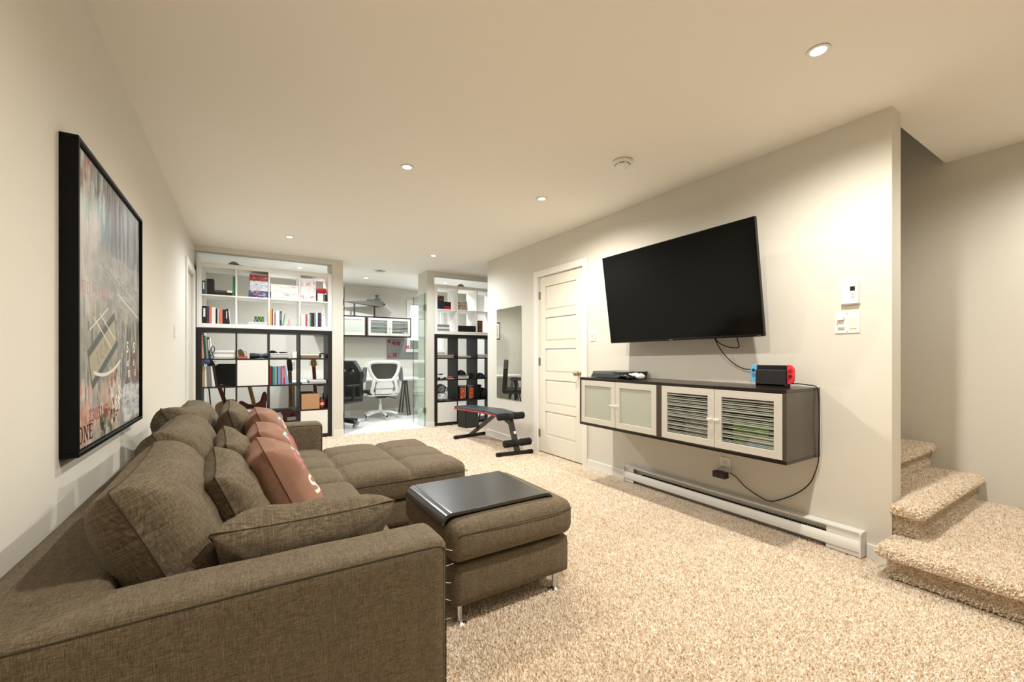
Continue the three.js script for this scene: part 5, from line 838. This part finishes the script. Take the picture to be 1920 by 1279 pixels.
    const ring = (pts, r) => tube(pts.map(([x, y, z]) => new THREE.Vector3(x, y, z)), r, 90, 8, true);
    lp('back_frame', ring([[-0.2, 1.0, zB + 0.02], [0, 1.005, zB + 0.0], [0.2, 1.0, zB + 0.02], [0.255, 0.95, zB + 0.02], [0.235, 0.84, zB + 0.03], [0.17, 0.73, zB + 0.045], [0.1, 0.69, zB + 0.05], [-0.1, 0.69, zB + 0.05], [-0.17, 0.73, zB + 0.045], [-0.235, 0.84, zB + 0.03], [-0.255, 0.95, zB + 0.02]], 0.03), wht, t);
    const m = extrude([[-0.24, 0.98], [0.24, 0.98], [0.235, 0.85], [0.16, 0.72], [0.1, 0.7], [-0.1, 0.7], [-0.16, 0.72], [-0.235, 0.85]], 0.006, 0.001); m.translate(0, 0, zB + 0.015); lp('mesh_back', m, mesh, t);
    lp('lumbar_support', (() => { const g = extrude([[-0.1, 0.7], [0.1, 0.7], [0.15, 0.6], [0.14, 0.56], [-0.14, 0.56], [-0.15, 0.6]], 0.014, 0.005); g.translate(0, 0, zB + 0.045); return g; })(), wht, t);
    lp('back_bracket', [-1, 1].map((s) => tube([new THREE.Vector3(s * 0.17, 0.74, zB + 0.05), new THREE.Vector3(s * 0.2, 0.6, zB + 0.06), new THREE.Vector3(s * 0.21, 0.5, zB + 0.03), new THREE.Vector3(s * 0.12, 0.44, 0.12)], 0.03, 24, 8)), wht, t);
    lp('lower_back', cbox(0.3, 0.09, 0.03, 0.012, 0, 0.5, zB + 0.02), wht, t);
    for (const s of [-1, 1]) { const a = lp('armrest', tube([new THREE.Vector3(s * 0.24, 0.44, 0.02), new THREE.Vector3(s * 0.3, 0.46, 0.06), new THREE.Vector3(s * 0.31, 0.58, 0.14), new THREE.Vector3(s * 0.31, 0.7, 0.17)], 0.024, 24, 8), wht, t); const g = cbox(0.07, 0.26, 0.1, 0.03, 0, 0, 0); g.rotateZ(s * 0.08); g.translate(s * 0.315, 0.8, 0.17); lp('arm_pad', g, std(0x77787a, 0.6), a); }
    lp('arm_pivot', (() => { const g = cbox(0.09, 0.06, 0.07, 0.02, -0.3, 0.5, 0.12); return g; })(), M.black, t);
  }
  { // black gaming chair at the edge of the opening
    const t = thing('gaming_chair', 'black high shouldered gaming chair half hidden by the left pillar', 'office chair', [1.27, 0, 7.07]); t.rotation.y = 2.13;
    const bk = extrude([[-0.2, 0.42], [0.2, 0.42], [0.235, 0.5], [0.23, 0.72], [0.26, 0.8], [0.25, 0.86], [0.17, 0.96], [0.12, 1.02], [-0.12, 1.02], [-0.17, 0.96], [-0.25, 0.86], [-0.26, 0.8], [-0.23, 0.72], [-0.235, 0.5]], 0.06, 0.025);
    const holes = new THREE.Shape([[-0.2, 0.42], [0.2, 0.42], [0.235, 0.5], [0.23, 0.72], [0.26, 0.8], [0.25, 0.86], [0.17, 0.96], [0.12, 1.02], [-0.12, 1.02], [-0.17, 0.96], [-0.25, 0.86], [-0.26, 0.8], [-0.23, 0.72], [-0.235, 0.5]].map(([x, y]) => new THREE.Vector2(x, y)));
    for (const s of [-1, 1]) { const h = new THREE.Path(); h.absellipse(s * 0.09, 0.88, 0.062, 0.05, 0, 6.2832, true, 0); holes.holes.push(h); }
    const g = new THREE.ExtrudeGeometry(holes, { depth: 0.05, bevelEnabled: true, bevelSize: 0.02, bevelThickness: 0.02, bevelSegments: 3 }); g.rotateX(-0.06); g.translate(0, 0, 0.22); lp('backrest', g, std(0x121211, 0.5), t);
    lp('seat', cbox(0.52, 0.1, 0.5, 0.04, 0, 0.43, 0), std(0x121211, 0.5), t);
    lp('gas_lift', rod(new THREE.Vector3(0, 0.1, 0), new THREE.Vector3(0, 0.4, 0), 0.028), M.black, t); lp('lever', rod(new THREE.Vector3(0.1, 0.37, 0.05), new THREE.Vector3(0.24, 0.29, 0.12), 0.01, 0.018), M.charcoal, t);
    for (let k = 0; k < 5; k++) { const a = k * 1.2566 + 0.55; lp('base_leg', rod(new THREE.Vector3(0, 0.12, 0), new THREE.Vector3(Math.cos(a) * 0.3, 0.085, Math.sin(a) * 0.3), 0.034, 0.022), M.black, t); const q = new THREE.CylinderGeometry(0.03, 0.03, 0.04, 16); q.rotateZ(Math.PI / 2); q.translate(Math.cos(a) * 0.3, 0.031, Math.sin(a) * 0.3); lp('caster', q, M.steel, t); }
    for (const s of [-1, 1]) lp('armrest', [cbox(0.07, 0.03, 0.26, 0.012, s * 0.3, 0.66, -0.02), cbox(0.03, 0.24, 0.05, 0.008, s * 0.29, 0.54, 0)], M.plastic, t);
  }
}

// ------------------------------------------------------------------ carpet pile: short tufts on the floor in view and on the stairs
{
  const tuft = (() => { const g = new THREE.ConeGeometry(0.0042, 0.013, 5, 2), p = g.attributes.position; for (let i = 0; i < p.count; i++) { const y = p.getY(i) + 0.0065, k = y / 0.013; p.setXYZ(i, p.getX(i) * (k > 0.4 && k < 0.6 ? 1.7 : 1) + 0.003 * k * k, y, p.getZ(i) * (k > 0.4 && k < 0.6 ? 1.7 : 1)); } g.computeVertexNormals(); return g; })();
  const spots = [], step = 0.0066;
  const covered = (x, d) => (x < 0.42 && d > 1.1 && d < 3.55) || (x < 1.12 && d > 2.62 && d < 3.35) || (x > 2.72 && d < 0.79) || x > TW - 0.02 && d < 5.2 || (d > SH - 0.01) || (x < 0.4 && d < 1.1);
  const inView = (() => { const f = 503 / FOCAL, L = Math.hypot(1, f), cs = 1 / L, sn = f / L; return (x, d) => { const xc = x * cs - d * sn, zc = x * sn + d * cs; if (zc < 0.3) return false; const px = 960 + FOCAL * xc / zc, py = 667 + FOCAL * 1.12 / zc; return px > -20 && px < 1945 && py < 1310; }; })();
  const grow = (d) => (d < 2.2 ? 1 : d < 3.2 ? 1.2 : d < 4.5 ? 1.5 : 1.9);
  for (let d = 0.1; d < SH; d += step * grow(d)) for (let x = LW; x < 4.0; x += step * grow(d)) {
    const X = x + rr(-0.0045, 0.0045), D = d + rr(-0.0045, 0.0045); if (covered(X, D) || X < 0.3 && D < 3.5 || X > 3.4 || !inView(X, D)) continue;
    spots.push([X, 0, -D, 0, 1, 0, grow(d)]);
  }
  // stair faces: sample every triangle by area
  const stairs = scene.getObjectByName('carpeted_stairs'), a = new THREE.Vector3(), b = new THREE.Vector3(), c = new THREE.Vector3(), n = new THREE.Vector3();
  stairs.updateWorldMatrix(true, true);
  stairs.children.slice(0, 9).forEach((m) => {
    const p = m.geometry.attributes.position;
    for (let i = 0; i < p.count; i += 3) {
      [a, b, c].forEach((v, k) => v.fromBufferAttribute(p, i + k).applyMatrix4(m.matrixWorld));
      n.copy(b).sub(a).cross(c.clone().sub(a)); const area = n.length() / 2; n.normalize(); if (n.y < -0.4 || a.z > 0.15) continue;
      let want = area / (step * step); want = Math.floor(want) + (rnd() < want % 1 ? 1 : 0);
      for (let k = 0; k < want; k++) { let u = rnd(), v = rnd(); if (u + v > 1) { u = 1 - u; v = 1 - v; } const X = a.x + u * (b.x - a.x) + v * (c.x - a.x), Y = a.y + u * (b.y - a.y) + v * (c.y - a.y), Z = a.z + u * (b.z - a.z) + v * (c.z - a.z); spots.push([X, Y, Z, n.x, n.y, n.z, 1]); }
    }
  });
  const m = new THREE.InstancedMesh(tuft, std(0xffffff, 1), spots.length), q = new THREE.Quaternion(), q2 = new THREE.Quaternion(), up = new THREE.Vector3(0, 1, 0), M4 = new THREE.Matrix4(), col = new THREE.Color(), e = new THREE.Euler();
  const cols = ['#efe5d6', '#eadcc9', '#e5d4be', '#dcc8ae', '#f4ece1', '#cdb495', '#ebddcb', '#e6d6c0'];
  spots.forEach(([x, y, z, nx, ny, nz, s], i) => {
    q.setFromUnitVectors(up, n.set(nx, ny, nz)); e.set(rr(-0.55, 0.55), rr(0, 6.28), rr(-0.55, 0.55)); q2.setFromEuler(e); q.multiply(q2);
    M4.compose(a.set(x, y, z).addScaledVector(n, -0.002), q, b.set(s * rr(0.8, 1.2), rr(0.7, 1.25), s * rr(0.8, 1.2))); m.setMatrixAt(i, M4);
    m.setColorAt(i, col.set(cols[Math.floor(rnd() * cols.length)]));
  });
  m.name = 'carpet_pile'; shade(m); scene.add(m);
  tag(m, 'thick beige carpet pile covering the floor and the stairs', 'carpet'); m.userData.kind = 'stuff';
  console.log('tufts', spots.length);
}
renderer.render(scene, camera);
